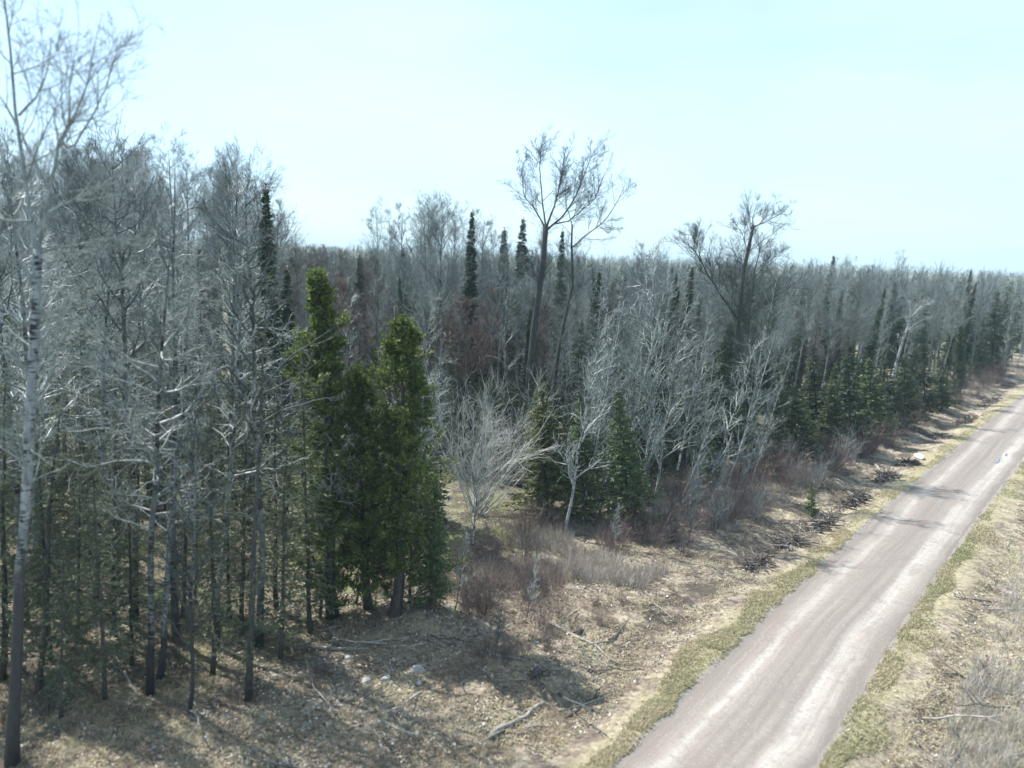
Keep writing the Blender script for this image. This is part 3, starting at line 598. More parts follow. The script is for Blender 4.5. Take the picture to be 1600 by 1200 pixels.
# ------------------------------------------------------------------ the rest of the wood, tree by tree
ENV = np.array([(-200, 190), (0, 230), (60, 215), (150, 225), (230, 215), (280, 182), (320, 225), (380, 245), (425, 270), (440, 345), (460, 372), (540, 386), (570, 360), (600, 320), (650, 300), (710, 310), (770, 350), (820, 372), (960, 380), (1000, 350), (1050, 392), (1160, 398), (1240, 402), (1330, 394), (1400, 384), (1470, 392), (1520, 412), (1600, 417), (1800, 424)], float)
def zmax_at(x, y):
    px = project((x, y, 14.))[0]; ey = np.interp(px, ENV[:, 0], ENV[:, 1]); return Yplane(px, ey, y)[2], px
LM = [(-300, 20, 'left of the tall white birch'), (20, 130, 'right of the tall white birch'), (130, 235, 'left of the double aspen'), (235, 330, 'right of the double aspen'), (330, 415, 'left of the slim spruce pole'),
      (415, 470, 'right of the slim spruce pole'), (470, 555, 'behind the narrow cedar'), (555, 700, 'behind the broad cedar'), (700, 800, 'behind the silvery willow'), (800, 860, 'around the tall dark poplar'), (860, 930, 'around the second dark poplar'),
      (930, 1020, 'behind the leaning birches'), (1020, 1120, 'left of the big grey poplar'), (1120, 1190, 'around the big grey poplar'), (1190, 1250, 'right of the big grey poplar'), (1250, 1350, 'behind the pointed spruces'),
      (1350, 1450, 'around the crooked birch'), (1450, 1530, 'around the black cedar'), (1530, 3000, 'at the far right')]
def zone(px, dist):
    a = next(t for lo, hi, t in LM if lo <= px < hi)
    return ('front row' if dist < 38 else 'front wood' if dist < 50 else 'mid wood' if dist < 66 else 'inner wood' if dist < 85 else 'deep wood')+', '+a
ADJ = dict(aspen='bare grey aspen', brown='bare dark hardwood', curvy='crooked pale aspen', slender='thin pale birch', redbud='red budding maple', spire='narrow spire spruce', spruce='dark spruce', fir='low dense fir',
           olive='thin olive spruce', deadspruce='nearly bare spruce', sapling='thin bare sapling', shrub='bare shrub', greybrush='pale alder shrub')
NUM = ['', 'one', 'two', 'three', 'four', 'five', 'six', 'seven', 'eight', 'nine', 'ten', 'eleven', 'twelve', 'thirteen', 'fourteen', 'fifteen', 'sixteen', 'seventeen', 'eighteen', 'nineteen', 'twenty']; ORD = ['', 'first', 'second', 'third']+[{'five': 'fif', 'eight': 'eigh', 'nine': 'nin', 'twelve': 'twelf', 'twenty': 'twentie'}.get(w_, w_)+'th' for w_ in NUM[4:]]
PENDING = {}
def later(o, adj, z): PENDING.setdefault((adj, z), []).append(o)
def plural(a): return a[:-1]+'ches' if a.endswith('ch') and not a.endswith('bch') else a if a.endswith('spruce') and False else a+('es' if a.endswith('ch') else 's')
def label_pending():
    for (adj, z), os_ in PENDING.items():
        os_.sort(key=lambda o: project(o.location)[0]); n = len(os_); p = {'thin pale birch': 'thin pale birches'}.get(adj, adj+'s')
        for i, o in enumerate(os_):
            if n == 1: l = f'{adj}, {z}'
            elif n <= 20: l = (f'{"left" if i == 0 else "right"} one of two {p}, {z}' if n == 2 else f'{"leftmost" if i == 0 else "rightmost" if i == n-1 else ORD[i+1]+" from left"} of {NUM[n]} {p}, {z}')
            else: l = f'{adj} in the cluster, {z}'
            o['label'] = l; o['group'] = f'{p}, {z}'
def edge_d(s): return np.interp(s, [0, 60, 75, 95, 130, 170, 400], [16, 16, 18, 15.5, 14.5, 11, 9.5])
def poisson(region, n, mind, rng, tries=40):
    got = []; cell = {}; ex = [(a, b) for a, b in TAKEN]
    for _ in range(n*tries):
        if len(got) >= n: break
        x, y = region(rng); dist = math.hypot(x, y); md = mind(dist)*(1.45 if (x < -2 and dist < 42) else 1)
        if any((x-a)**2+(y-b)**2 < (md*.6)**2 for a, b in ex): continue
        if any((x-a)**2+(y-b)**2 < md*md for a, b in got): continue
        got.append((x, y))
    return got
def wood_region(y0, y1, pxa, pxb, extra=0.):
    def f(rng):
        while True:
            y = math.sqrt(rng.uniform(y0*y0, y1*y1)); px = rng.uniform(pxa, pxb); x = (px-800)/F*y*1.02
            s, d = road_sd([x], [y])
            if d[0] > edge_d(s[0])+extra: return x, y
    return f
SX, SY = math.sin(SUN_AZ), math.cos(SUN_AZ); LIT = [tuple(G(*p)[:2]) for p in ((856, 808), (625, 960), (515, 960), (760, 800), (1362, 690))]
CORR = [(856, 62, 49, 0), (915, 30, 46, 0), (985, 35, 45, 0), (760, 62, 50, 0), (765, 62, 66, 595), (840, 22, 60, 600), (875, 22, 60, 600), (1150, 22, 63, 690), (620, 70, 33, 0), (505, 45, 33, 0), (1272, 22, 64, 0), (1325, 25, 62, 0), (1395, 25, 80, 0)]
def fill(pts, choose, rng):
    for x, y in pts:
        zm, px = zmax_at(x, y); dist = math.hypot(x, y)
        pb = project((x, y, 3.))[0]; kind, hlo, hhi = choose(px, dist, rng)
        cap = [c for c in CORR if abs(pb-c[0]) < c[1] and y < c[2]]
        if any(c[3] == 0 for c in cap): continue
        if any(0 < (x-a)*SX+(y-b)*SY < 15 and abs((x-a)*SY-(y-b)*SX) < 2.6 for a, b in LIT): continue
        for c in cap: hhi = min(hhi, Yplane(px, c[3], y)[2]); hlo = min(hlo, hhi*.8); kind = 'spruce' if hhi < 8 else kind
        if kind is None: continue
        h = min(rng.uniform(hlo, hhi), max(zm*rng.uniform(.9, 1.0), 5)); s, d = road_sd([x], [y])
        e = max(0, 1-(d[0]-edge_d(s[0]))/18.); l = rng.normal(0, .025, 2)+np.array([.09, -.05])*e*(1 if px > 720 else .1)
        if px < 430 and dist > 58 and rng.random() < .28: continue
        z = zone(px, dist); later(place(kind, (x, y), height=h, lean=(l[0], l[1]), var=None if kind != 'aspen' else int(rng.integers(0, 3)) if dist < 62 else int(rng.integers(3, 8))), ADJ[kind], z)
def choose_near(px, dist, rng):
    u = rng.random()
    if px < 430: return ('curvy', 12, 18) if u < .17 else ('aspen', 17, 25) if u < .36 else ('olive', 6, 13) if u < .78 else ('sapling', 4, 7) if u < .86 else ('deadspruce', 9, 14) if u < .96 else ('olive', 8, 12)
    if px < 720: return ('brown', 8, 13) if u < .3 else ('olive', 7, 11) if u < .5 else ('aspen', 9, 14) if u < .7 else ('spruce', 7, 11) if u < .85 else ('curvy', 8, 12)
    return ('slender', 9, 14) if u < .36 else ('aspen', 10, 15) if u < .52 else ('sapling', 5, 8) if u < .58 else ('spruce', 6, 12) if u < .78 else ('fir', 3, 6) if u < .87 else ('brown', 8, 13) if u < .92 else ('olive', 6, 10)
def choose_mid(px, dist, rng):
    u = rng.random()
    if px < 430: return ('aspen', 19, 29) if u < .6 else ('curvy', 13, 19) if u < .66 else ('spruce', 9, 14) if u < .8 else ('slender', 12, 17) if u < .88 else ('brown', 12, 18) if u < .92 else ('spire', 11, 16)
    if px < 580: return ('brown', 11, 15.5) if u < .6 else ('redbud', 8, 11) if u < .66 else ('spire', 9, 14) if u < .78 else ('aspen', 11, 15)
    if px < 800: return ('aspen', 20, 25) if u < .12 else ('aspen', 10, 15) if u < .38 else ('brown', 10, 14) if u < .62 else ('redbud', 9, 12.5) if u < .69 else ('spire', 11, 16) if u < .82 else ('spruce', 7, 12) if u < .9 else ('slender', 9, 13)
    return ('aspen', 11, 17) if u < .42 else ('slender', 9, 14) if u < .53 else ('spruce', 7, 12) if u < .76 else ('spire', 11, 16) if u < .87 else ('brown', 9, 14) if u < .96 else ('redbud', 8, 11) if px < 960 else ('aspen', 10, 15)
rg = np.random.default_rng(4242)
ptsA = poisson(wood_region(24, 60, -120, 1500), 340, lambda d: 1.5 if d < 40 else 1.55, rg); TAKEN += ptsA
fill(ptsA, choose_near, rg)
ptsB = poisson(wood_region(60, 118, -60, 1700), 470, lambda d: 1.8, rg)
fill(ptsB, choose_mid, rg)
TAKEN += ptsB
def choose_low(px, dist, rng):
    u = rng.random(); return ('fir', 3, 6.5) if u < .55 else ('spruce', 4, 9)
ptsC = poisson(wood_region(44, 92, 690, 1640, .5), 170, lambda d: 2.0, rg); fill(ptsC, choose_low, rg)
# red budding maples the photo shows
for (px, py, Y) in ((530, 470, 62), (850, 500, 78), (765, 480, 74), (700, 470, 80)):
    T = Yplane(px, py, Y); z = zone(px, Y); later(place('redbud', (T[0], Y), top=(T[0]+.3, Y, T[2]+1.2)), ADJ['redbud'], z)
# ------------------------------------------------------------------ far wood: the mass beyond, one object
def far_wood():
    rng = np.random.default_rng(9); mb = MB(); n = 3600
    u = rng.random(n); Y = 1/(u/112+(1-u)/1100); px = rng.uniform(-80, 1760, n)
    X = (px-800)/F*Y*1.02; s, d = road_sd(X, Y); ok = ((d > 10) | (Y > 330)) & ((px > 430) | (rng.random(n) < .5)); X, Y, px = X[ok], Y[ok], px[ok]; n = len(X)
    con = rng.random(n) < .22; zm = np.array([zmax_at(a, b)[0] for a, b in zip(X, Y)])
    H = np.minimum(rng.uniform(11, 16.5, n)+(rng.random(n) < .12)*2, zm*rng.uniform(.93, 1.0, n)); H = np.maximum(H, 6)
    # bare crowns: trunk plus a veil of rising twigs
    for sel, kk, m in ((~con & (px < 620) & (rng.random(n) < .75), 70, 1), (None, 70, 0)):
        if sel is None: sel = ~con & ~used
        else: used = sel
        x, y, h = X[sel], Y[sel], H[sel]; k = len(x); thick = np.clip(y/160, 1, 4)
        P = np.stack([np.stack([x, y, np.zeros(k)], 1), np.stack([x, y, h*.5], 1), np.stack([x+rng.normal(0, .2, k), y, h], 1)], 1)
        tubes(mb, P, np.stack([.12*np.ones(k), .09*np.ones(k), .02*np.ones(k)], 1)*thick[:, None]**.5, 3, m)
        idx = np.repeat(np.arange(k), kk); N = len(idx); t = rng.uniform(.3, 1, N)**.8
        a = rng.uniform(0, 2*PI, N); w_ = h[idx]*.17*np.clip(1.35-t, .15, 1)
        b = np.stack([x[idx], y[idx], h[idx]*t*.93], 1)+np.stack([np.cos(a), np.sin(a), 0*a], 1)*(w_*rng.uniform(0, .8, N))[:, None]
        dr = np.stack([np.cos(a)*.5, np.sin(a)*.5, rng.uniform(.5, 1.2, N)], 1); L = rng.uniform(.7, 2.2, N)
        leaves(mb, b, dr, L, rng.uniform(.015, .035, N)*thick[idx], rng, m)
    x, y, h = X[con], Y[con], H[con]*rng.uniform(.7, 1., con.sum()); k = len(x)
    P = np.stack([np.stack([x, y, h*0], 1), np.stack([x, y, h], 1)], 1); tubes(mb, P, np.stack([.12*np.ones(k), .02*np.ones(k)], 1), 3, 0)
    idx = np.repeat(np.arange(k), 130); N = len(idx); t = rng.uniform(.15, 1, N); a = rng.uniform(0, 2*PI, N); b = np.stack([x[idx], y[idx], h[idx]*t], 1)
    dr = np.stack([np.cos(a), np.sin(a), rng.uniform(-.5, .1, N)], 1); leaves(mb, b, dr, (1.04-t)*h[idx]*.13+.25, ((1.04-t)*.28+.06)*np.clip(y[idx]/250, 1, 2.), rng, 2)
    o = mesh_obj('far_wood', mb.mesh('far_wood', [M['mid_twig'], M['brown_twig'], M['spruce_needle']], False))
    tag(o, 'hazy mass of mixed bare and evergreen treetops stretching to the horizon', 'wood', kind='stuff')
far_wood()
# ------------------------------------------------------------------ brush along the wood edge
GL = [(-999, 690, 'right below the broad cedar'), (690, 725, 'right of the broad cedar'), (725, 760, 'left of the silvery willow'), (760, 830, 'below the silvery willow'), (830, 890, 'below the bushy fir'), (890, 960, 'below the leaning birches'), (960, 1030, 'below the darkest fir'), (1030, 1090, 'left of the big poplar foot'),
      (1090, 1150, 'below the big grey poplar'), (1150, 1210, 'right of the big poplar'), (1210, 1260, 'above the near ditch heap'), (1260, 1310, 'above the dark ditch'), (1310, 1360, 'by the splintered log'), (1360, 1400, 'below the crooked birch'), (1400, 1440, 'behind the white boulder'), (1440, 1480, 'left of the black cedar'), (1480, 1520, 'below the black cedar'), (1520, 1560, 'near the road bend'), (1560, 9999, 'by the right picture edge')]
def label_brush():
    for (lab, grp, t, row), os_ in BR.items():
        os_.sort(key=lambda o: project(o.location)[0]); n = len(os_); b = ' '.join(lab.split()[:3]); bp = b+('es' if b.endswith('ch') or b.endswith('sh') else 's')
        for i, o in enumerate(os_):
            pre = '' if n == 1 else ('left of two ' if i == 0 else 'right of two ') if n == 2 else (('leftmost' if i == 0 else 'rightmost' if i == n-1 else ORD[i+1]+' from left')+f' of {NUM[n]} ' if n <= 20 else '')
            o['label'] = f'{pre}{bp if pre else b}, {row} row {t}'; o['group'] = f'{bp}, {row} row {t}'
def brush(n, s0, s1, d0, d1, kinds, hr, lab, grp, seed, clump=True):
    rng = np.random.default_rng(seed); k = 0
    while k < n:
        s = rng.uniform(s0, s1); d = rng.uniform(d0, d1) if np.isscalar(d0) else rng.uniform(d0[0]+(d0[1]-d0[0])*(s-s0)/(s1-s0), d1)
        x, y = at_sd(s, d)
        if clump and vnoise(x*.35, y*.35) < .38: continue
        o = place(kinds[rng.integers(len(kinds))], (x, y), height=rng.uniform(*hr), lean=(rng.normal(.04, .06), rng.normal(-.03, .06)), label=lab, group=grp)
        BR.setdefault((lab, grp, next(t for lo, hi, t in GL if lo <= project((x, y, 0))[0] < hi), (lambda e: 'back' if e > .67 else 'middle' if e > .33 else 'front')((d-(d0 if np.isscalar(d0) else d0[0]))/(d1-(d0 if np.isscalar(d0) else d0[0])))), []).append(o); k += 1
s_of = lambda px, py: float(road_sd(*[[v] for v in G(px, py)[:2]])[0][0])
sA, sB, sC, sD = s_of(1000, 1000), s_of(1300, 860), s_of(1450, 720), s_of(1600, 600)
brush(105, s_of(760, 1010), s_of(1190, 890), 9.5, 17.5, ['shrub'], (.8, 2.0), 'leafless brown shrub', '', 51)
brush(60, s_of(790, 1050), s_of(1130, 900), 8., 13.5, ['shrub'], (.4, 1.1), 'low tawny shrub in the open clearing', '', 55)
brush(52, s_of(1200, 900), sB+4, 8.5, 15.5, ['shrub', 'shrub', 'shrub', 'greybrush'], (1.2, 2.8), 'leafless slender shrub in the brush below the big grey poplar', 'brush below the big grey poplar', 52)
brush(80, sB+2, sC, 7.5, 14, ['shrub', 'shrub', 'greybrush'], (1.8, 3.2), 'purple grey shrub in the dense brush above the dark ditch', 'brush above the dark ditch', 53)
brush(85, sC, sD+12, 6.8, 12, ['shrub'], (1.6, 3.0), 'bare purplish shrub in the brush strip beside the road bend', 'brush strip beside the road bend', 54)
for i in range(18):
    rng = np.random.default_rng(800+i); s = rng.uniform(s_of(700, 1000), sC); d = rng.uniform(9, 15); x, y = at_sd(s, d)
    BR.setdefault(('young bare sapling', '', next(t for lo, hi, t in GL if lo <= project((x, y, 0))[0] < hi), 'front'), []).append(place('sapling', (x, y), height=rng.uniform(2.5, 4.5), lean=(.1, -.05)))
for i in range(22):
    rng = np.random.default_rng(900+i); px = rng.uniform(-40, 520); py = rng.uniform(850, 1130); x, y, _ = G(px, py)
    if road_sd([x], [y])[1][0] < 13: continue
    later(place('shrub', (x, y), height=rng.uniform(.7, 1.7)), 'low undergrowth shrub', zone(project((x, y, 0))[0], math.hypot(x, y)).split(', ')[1])
# ------------------------------------------------------------------ fallen wood, snags, stones
def log(a, b, r, label, m='dead_wood', name='fallen_log', seed=1, lift=0., nbr=3, cat='log', group=None):
    rng = np.random.default_rng(seed); A = G(*a); B = G(*b); k = 9; t = np.linspace(0, 1, k)[:, None]
    P = A*(1-t)+B*t; L = np.linalg.norm(B-A); P[:, :2] += (np.cumsum(rng.normal(0, .018*L, (k, 2)), 0)*np.sin(t*PI))
    P[:, 2] = ground_z(P[:, 0], P[:, 1])+r*.7+lift*t[:, 0]
    o3 = P[0].copy(); P = P-o3; mb = MB(); R = r*np.linspace(1, .5, k)*(1+rng.normal(0, .08, k)); tubes(mb, P[None], R[None], 8, caps=True)
    me = mb.mesh(name, [M[m]])
    if nbr:
        root = bpy.data.objects.new(name, None); C.objects.link(root); root.location = o3; mesh_obj('stem', me, root)
        B_, BR = spawn(P[None], R[None], nbr, .3, 1, (30, 70), lambda t, l: l*.3, 5, .08, .2, (.01, .02), rng, .3); bm_ = MB(); tubes(bm_, B_, BR, 5, caps=True)
        mesh_obj('branches', bm_.mesh('branches', [M[m]]), root); o = root
    else: o = mesh_obj(name, me, loc=o3)
    return tag(o, label, cat, group)
log((478, 1008), (575, 1012), .09, 'white bare log lying at the edge of the shadow under the cedars', seed=2)
log((560, 1004), (640, 1000), .06, 'second pale pole lying in the shadow just right of the white log', seed=3, nbr=0)
log((858, 968), (965, 1022), .08, 'long grey log lying slantwise in the clearing below the brown thicket', seed=4)
log((765, 1150), (852, 1090), .10, 'thick brown log in the lower middle pointing toward the road', seed=5)
log((885, 1108), (950, 1070), .06, 'dark thin branch lying between the thick brown log and the road', 'dark_wood', seed=6)
log((590, 1120), (655, 1150), .06, 'short grey branch left of the thick brown log', seed=7)
log((180, 952), (240, 946), .11, 'white broken log end lying between the birch and the double aspen', seed=8, nbr=0)
log((195, 1050), (216, 1092), .06, 'bent white stick on the forest floor left of the double aspen', seed=9, nbr=2)
log((105, 1010), (205, 935), .08, 'dark fallen trunk in the tangle behind the tall white birch', 'dark_wood', seed=10, nbr=6, lift=.5)
log((60, 900), (190, 960), .08, 'dark crossing trunk in the tangle behind the tall white birch', 'dark_wood', seed=11, nbr=6, lift=.4)
log((130, 850), (175, 800), .08, 'dark leaning dead stem above the tangle of fallen wood', 'dark_wood', seed=12, nbr=4, lift=2.2)
log((715, 835), (760, 862), .05, 'thin pale pole in front of the silvery willow', seed=13, nbr=0)
log((1325, 768), (1350, 785), .14, 'pale splintered log on the dark bank of the ditch', seed=14)
log((1365, 722), (1392, 742), .13, 'pale torn log above the splintered one beside the brush', seed=15)
log((1515, 640), (1535, 655), .14, 'grey split log in the debris beside the road bend', seed=16)
log((1185, 805), (1130, 800), .05, 'grey pole lying under the shrubs at the clearing edge', seed=17, nbr=1)
log((880, 838), (985, 795), .05, 'long pale pole propped under the dark firs', seed=18, nbr=0, lift=.8)
def snag(px, py, top, r, label, seed):
    rng = np.random.default_rng(seed); b = G(px, py); t = Yplane(top[0], top[1], b[1]); z0 = gz(b[0], b[1])-.08; k = 8; u = np.linspace(0, 1, k)[:, None]
    P = (np.array([b[0], b[1], z0])*(1-u)+t*u); P = P-P[0]; mb = MB(); R = r*(1.3-.45*u[:, 0]+rng.normal(0, .05, k)+.5*np.exp(-u[:, 0]*14)); tubes(mb, P[None], R[None], 10, caps=True)
    n = 7; a = np.arange(n)*2*PI/n; e = P[-1]; S = np.stack([e+np.stack([np.cos(a), np.sin(a), 0*a-.3], 1)*r*.6, e+np.stack([np.cos(a)*r*.55, np.sin(a)*r*.55, rng.uniform(.05, .3, n)], 1)], 1)
    tubes(mb, S, np.tile([r*.3, .01], (n, 1)), 4)
    o = mesh_obj('broken_stump', mb.mesh('snag', [M['dark_wood']]), loc=(b[0], b[1], z0)); tag(o, label, 'stump')
snag(616, 968, (627, 872), .19, 'broken dark stump leaning right at the foot of the broad cedar', 1)
snag(1497, 615, (1500, 600), .25, 'short dark stump beside the black cedar near the road bend', 3)
def root_plate(px, py, label, r=.45, seed=1):
    rng = np.random.default_rng(seed); b = G(px, py); z0 = gz(b[0], b[1]); n = 16; a = rng.uniform(0, 2*PI, n); k = 5
    mb = MB(); p = np.zeros((n, 3)); p[:, 2] = .1; d = np.stack([np.cos(a), np.sin(a)*.8, rng.uniform(-.15, .5, n)], 1); out = [p]
    for _ in range(k-1): d = unit(d+rng.normal(0, .25, (n, 3))+[0, 0, -.25]); p = p+d*r*.25; out.append(p)
    tubes(mb, np.stack(out, 1), np.tile(np.linspace(.09, .02, k), (n, 1)), 6, caps=True)
    th = np.linspace(0, PI, 6)[1:-1]; tubes(mb, np.array([[[0, 0, -.1], [0, 0, .12], [.03, 0, .3]]]), np.array([[.26, .2, .13]]), 9, caps=True)
    o = mesh_obj('tree_stump', mb.mesh('stump', [M['dark_wood']]), loc=(b[0], b[1], z0)); tag(o, label, 'stump')
root_plate(838, 1058, 'small black stump with splayed roots alone in the clearing above the thick log', seed=2)
root_plate(905, 985, 'grey weathered stump beside the long grey log', .3, seed=5)
def rock(px, py, rx, ry, rz, label, col, seed, flat=False, name='rock'):
    import bmesh
    rng = np.random.default_rng(seed); bm = bmesh.new(); bmesh.ops.create_icosphere(bm, subdivisions=4, radius=1)
    for v in bm.verts:
        c = v.co; k = 1+.22*(float(vnoise(c.x*1.7+seed, c.y*1.7+c.z*1.3+9))-.5)*2+.08*(float(vnoise(c.x*5+c.z*3, c.y*5+seed))-.5)
        v.co = Vector((c.x*k*rx, c.y*k*ry, c.z*k*rz))
    me = bpy.data.meshes.new(name); bm.to_mesh(me); bm.free(); me.polygons.foreach_set('use_smooth', [True]*len(me.polygons))
    m, n = mat(name+'_stone'); tc = ND(n, 'ShaderNodeTexCoord').outputs['Object']
    finish(n, mix(n, noise(n, tc, 4, 5, .7), tuple(c*.6 for c in col), col), .85, .3, bump=(noise(n, tc, 9, 5), .5, .05)); me.materials.append(m)
    b = G(px, py); o = mesh_obj(name, me, loc=(b[0], b[1], gz(b[0], b[1])+rz*.35)); o.rotation_euler = (0, 0, rng.uniform(0, 3)); tag(o, label, 'rock')
rock(1436, 713, .62, .33, .26, 'flat white boulder at the road edge below the brush', (.62, .60, .57), 1)
for i, (px, py, r, lab) in enumerate([(655, 1040, .3, 'largest grey stone in the pile under the cedar shadow'), (602, 1050, .22, 'pale stone left of the largest one under the cedar shadow'), (572, 1056, .2, 'leftmost pale stone of the scatter under the cedars'),
                                      (543, 1022, .16, 'small white stone beside the white log'), (700, 948, .18, 'pale stone in the straw right of the broken stump'), (628, 943, .14, 'small pale stone touching the broken stump foot'), (655, 1062, .14, 'small stone right below the largest grey stone')]):
    rock(px, py, r, r*.8, r*.55, lab, (.40, .385, .36), 10+i)
# brush piles and torn roots along the ditch
def pile(px, py, L, Wd, h, label, seed, m='dark_wood', n=190):
    rng = np.random.default_rng(seed); b = G(px, py); j = int(np.argmin(((RQ-b[:2])**2).sum(1))); t = RT[j]; nn = RN[j]; k = 4
    u = rng.normal(0, .33, n).clip(-.7, .7)*L; v = rng.normal(0, .33, n)*Wd; x = t[0]*u+nn[0]*v; y = t[1]*u+nn[1]*v
    z = ground_z(b[0]+x, b[1]+y)-gz(b[0], b[1])+rng.random(n)*h*.75*np.exp(-(u/L)**2*1.5-(v/Wd)**2*1.5)
    p = np.stack([x, y, z], 1); a = rng.uniform(0, 2*PI, n); d = np.stack([np.cos(a), np.sin(a), rng.normal(0, .2, n)], 1); ln = rng.uniform(.25, 1.1, n)**1.2; out = [p]
    for _ in range(k-1): d = unit(d+rng.normal(0, .18, (n, 3))); p = p+d*(ln/3)[:, None]; out.append(p)
    P = np.stack(out, 1); gl = ground_z(b[0]+P[..., 0].ravel(), b[1]+P[..., 1].ravel()).reshape(P.shape[:2])-gz(b[0], b[1]); P[..., 2] = np.maximum(P[..., 2], gl+.02)
    mb = MB(); dk = rng.random(n) < .8; R = rng.uniform(.015, .06, n)[:, None]*np.linspace(1, .5, k)
    tubes(mb, P[dk], R[dk], 5, 0, caps=True); tubes(mb, P[~dk], R[~dk]*.8, 5, 1, caps=True)
    o = mesh_obj('brush_pile', mb.mesh('pile', [M[m], M['dead_wood']]), loc=(b[0], b[1], gz(b[0], b[1]))); tag(o, label, 'brush pile')
for i, (px, py, L, Wd, h, lab) in enumerate([
    (1285, 815, 3.2, 1.1, .6, 'dark pile of torn branches in the ditch left of the road shadow'), (1235, 845, 2., 1., .4, 'lower dark branch pile at the nearer end of the ditch'),
    (1335, 782, 3.2, 1., .6, 'dark branch pile around the pale splintered log'), (1385, 745, 3., 1., .6, 'dark branch pile around the pale torn log'),
    (1510, 655, 4, 1.3, .8, 'branch debris beside the road near the bend'), (1548, 625, 4, 1.3, .8, 'farther dark debris heap beside the road bend'), (1575, 600, 4, 1.3, .8, 'farthest debris heap at the right picture edge'),
    (1470, 678, 3, 1., .5, 'nearer debris heap under the purplish brush strip'), (1180, 880, 1.5, .8, .3, 'small dark twig heap in the straw near the grass verge'), (1420, 722, 2., .6, .3, 'low dark twigs behind the white boulder')]):
    pile(px, py, L, Wd, h, lab, 600+i)
# sticks: single objects scattered over the clearing and the right verge
def stick_mesh(seed, L=1.6, r=.025, m='dead_wood'):
    rng = np.random.default_rng(seed); k = 6; x = np.linspace(0, L, k); P = np.stack([x, np.cumsum(rng.normal(0, .05, k)), .03+np.abs(rng.normal(0, .03, k))], 1)[None]; R = (r*np.linspace(1, .5, k))[None]
    mb = MB(); tubes(mb, P, R, 5, caps=True); S, SR = spawn(P, R, 4, .2, .95, (30, 60), lambda t, l: l*.3, 4, .03, .15, (.01, .01), rng, .4); tubes(mb, S, SR, 4); return mb.mesh('stick', [M[m]])
SM = [stick_mesh(i, 1.2+.25*i, .02+.004*i, ['dead_wood', 'grey_twig', 'dead_wood', 'brown_twig'][i % 4]) for i in range(6)]
rs = np.random.default_rng(31); k = 0
while k < 120:
    if k < 70: px, py = rs.uniform(250, 1150), rs.uniform(880, 1195)
    else: px, py = rs.uniform(1380, 1600), rs.uniform(740, 1190)
    x, y, _ = G(px, py); s, d = road_sd([x], [y]); d = d[0]
    if (k < 70 and not 5.5 < d < 19) or (k >= 70 and not -14 < d < -4.5): continue
    o = mesh_obj('fallen_stick', SM[rs.integers(6)], loc=(x, y, gz(x, y)+.02)); o.rotation_euler = (rs.normal(0, .08), rs.normal(-.1, .12), rs.uniform(0, 2*PI)); o.scale = [rs.uniform(.6, 1.2)]*3
    tag(o, None, 'stick')
    if k < 70: BR.setdefault(('dry fallen stick', '', next((t for lo, hi, t in [(-999, 420, 'near the slim spruce pole'), (420, 620, 'below the narrow cedar')]+GL if lo <= px < hi)), 'back' if py < 1000 else 'front'), []).append(o)
    else: BR.setdefault(('grey broken stick', '', 'right of the '+('farthest' if py < 850 else 'far' if py < 950 else 'near' if py < 1070 else 'nearest')+' road', 'front' if px < 1500 else 'back'), []).append(o)
    k += 1
# ------------------------------------------------------------------ grass and dead weeds (nobody could count them)
def tint_material(name, stops, trans=.25):
    m, n = mat(name); at = ND(n, 'ShaderNodeAttribute', attribute_name='tint').outputs['Fac']; finish(n, ramp(n, at, stops), .8, .2, trans=trans); return m
def blades(name, label, cat, n, sampler, hgt, wid, tintf, m, seed, per=4, lean=.5):
    rng = np.random.default_rng(seed); X, Y = sampler(rng, n); s, d = road_sd(X, Y); Z = ground_z(X, Y, d); k = len(X); mb = MB()
    hh = hgt(rng, X, Y, d); tt = tintf(rng, X, Y, d)
    idx = np.repeat(np.arange(k), per); N = len(idx); a = rng.uniform(0, 2*PI, N); b = np.stack([X[idx]+rng.normal(0, .05, N), Y[idx]+rng.normal(0, .05, N), Z[idx]-.01], 1)
    dr = unit(np.stack([np.cos(a)*lean*rng.random(N), np.sin(a)*lean*rng.random(N), np.ones(N)], 1)); h = hh[idx]*rng.uniform(.5, 1.1, N)
    sd_ = np.stack([np.sin(a*3+1), np.cos(a*3+1), 0*a], 1)*(wid*rng.uniform(.6, 1.3, N))[:, None]
    mid = b+dr*(h*.55)[:, None]; tip = b+(dr+np.stack([np.cos(a), np.sin(a), -.3+0*a], 1)*lean*.5)*h[:, None]
    o = np.arange(N)*5; V = np.stack([b-sd_, b+sd_, mid+sd_*.8, mid-sd_*.8, tip], 1)
    mb.add(V, np.stack([o, o+1, o+2, o+3], 1), np.stack([o+3, o+2, o+4], 1), tint=np.repeat(tt[idx]+rng.normal(0, .06, N), 5))
    tag(mesh_obj(name, mb.mesh(name, [m], False, True)), label, cat, kind='stuff')
grassm = tint_material('grass_blade', [(0, (.11, .085, .06)), (.3, (.27, .215, .15)), (.55, (.50, .43, .29)), (.72, (.40, .365, .225)), (1, (.24, .26, .12))])
def samp_px(regions):
    def f(rng, n):
        xs, ys = [], []
        while sum(map(len, xs)) < n:
            px = rng.uniform(-30, 1640, n); py = rng.uniform(560, 1230, n); dz = CF[2]+CR[2]*(px-800)/F-CU[2]*(py-600)/F; t = -HC/dz
            x = (CF[0]+CR[0]*(px-800)/F-CU[0]*(py-600)/F)*t; y = (CF[1]+CR[1]*(px-800)/F-CU[1]*(py-600)/F)*t
            s, d = road_sd(x, y); ok = regions(x, y, d, rng); xs.append(x[ok]); ys.append(y[ok])
        return np.concatenate(xs)[:n], np.concatenate(ys)[:n]
    return f
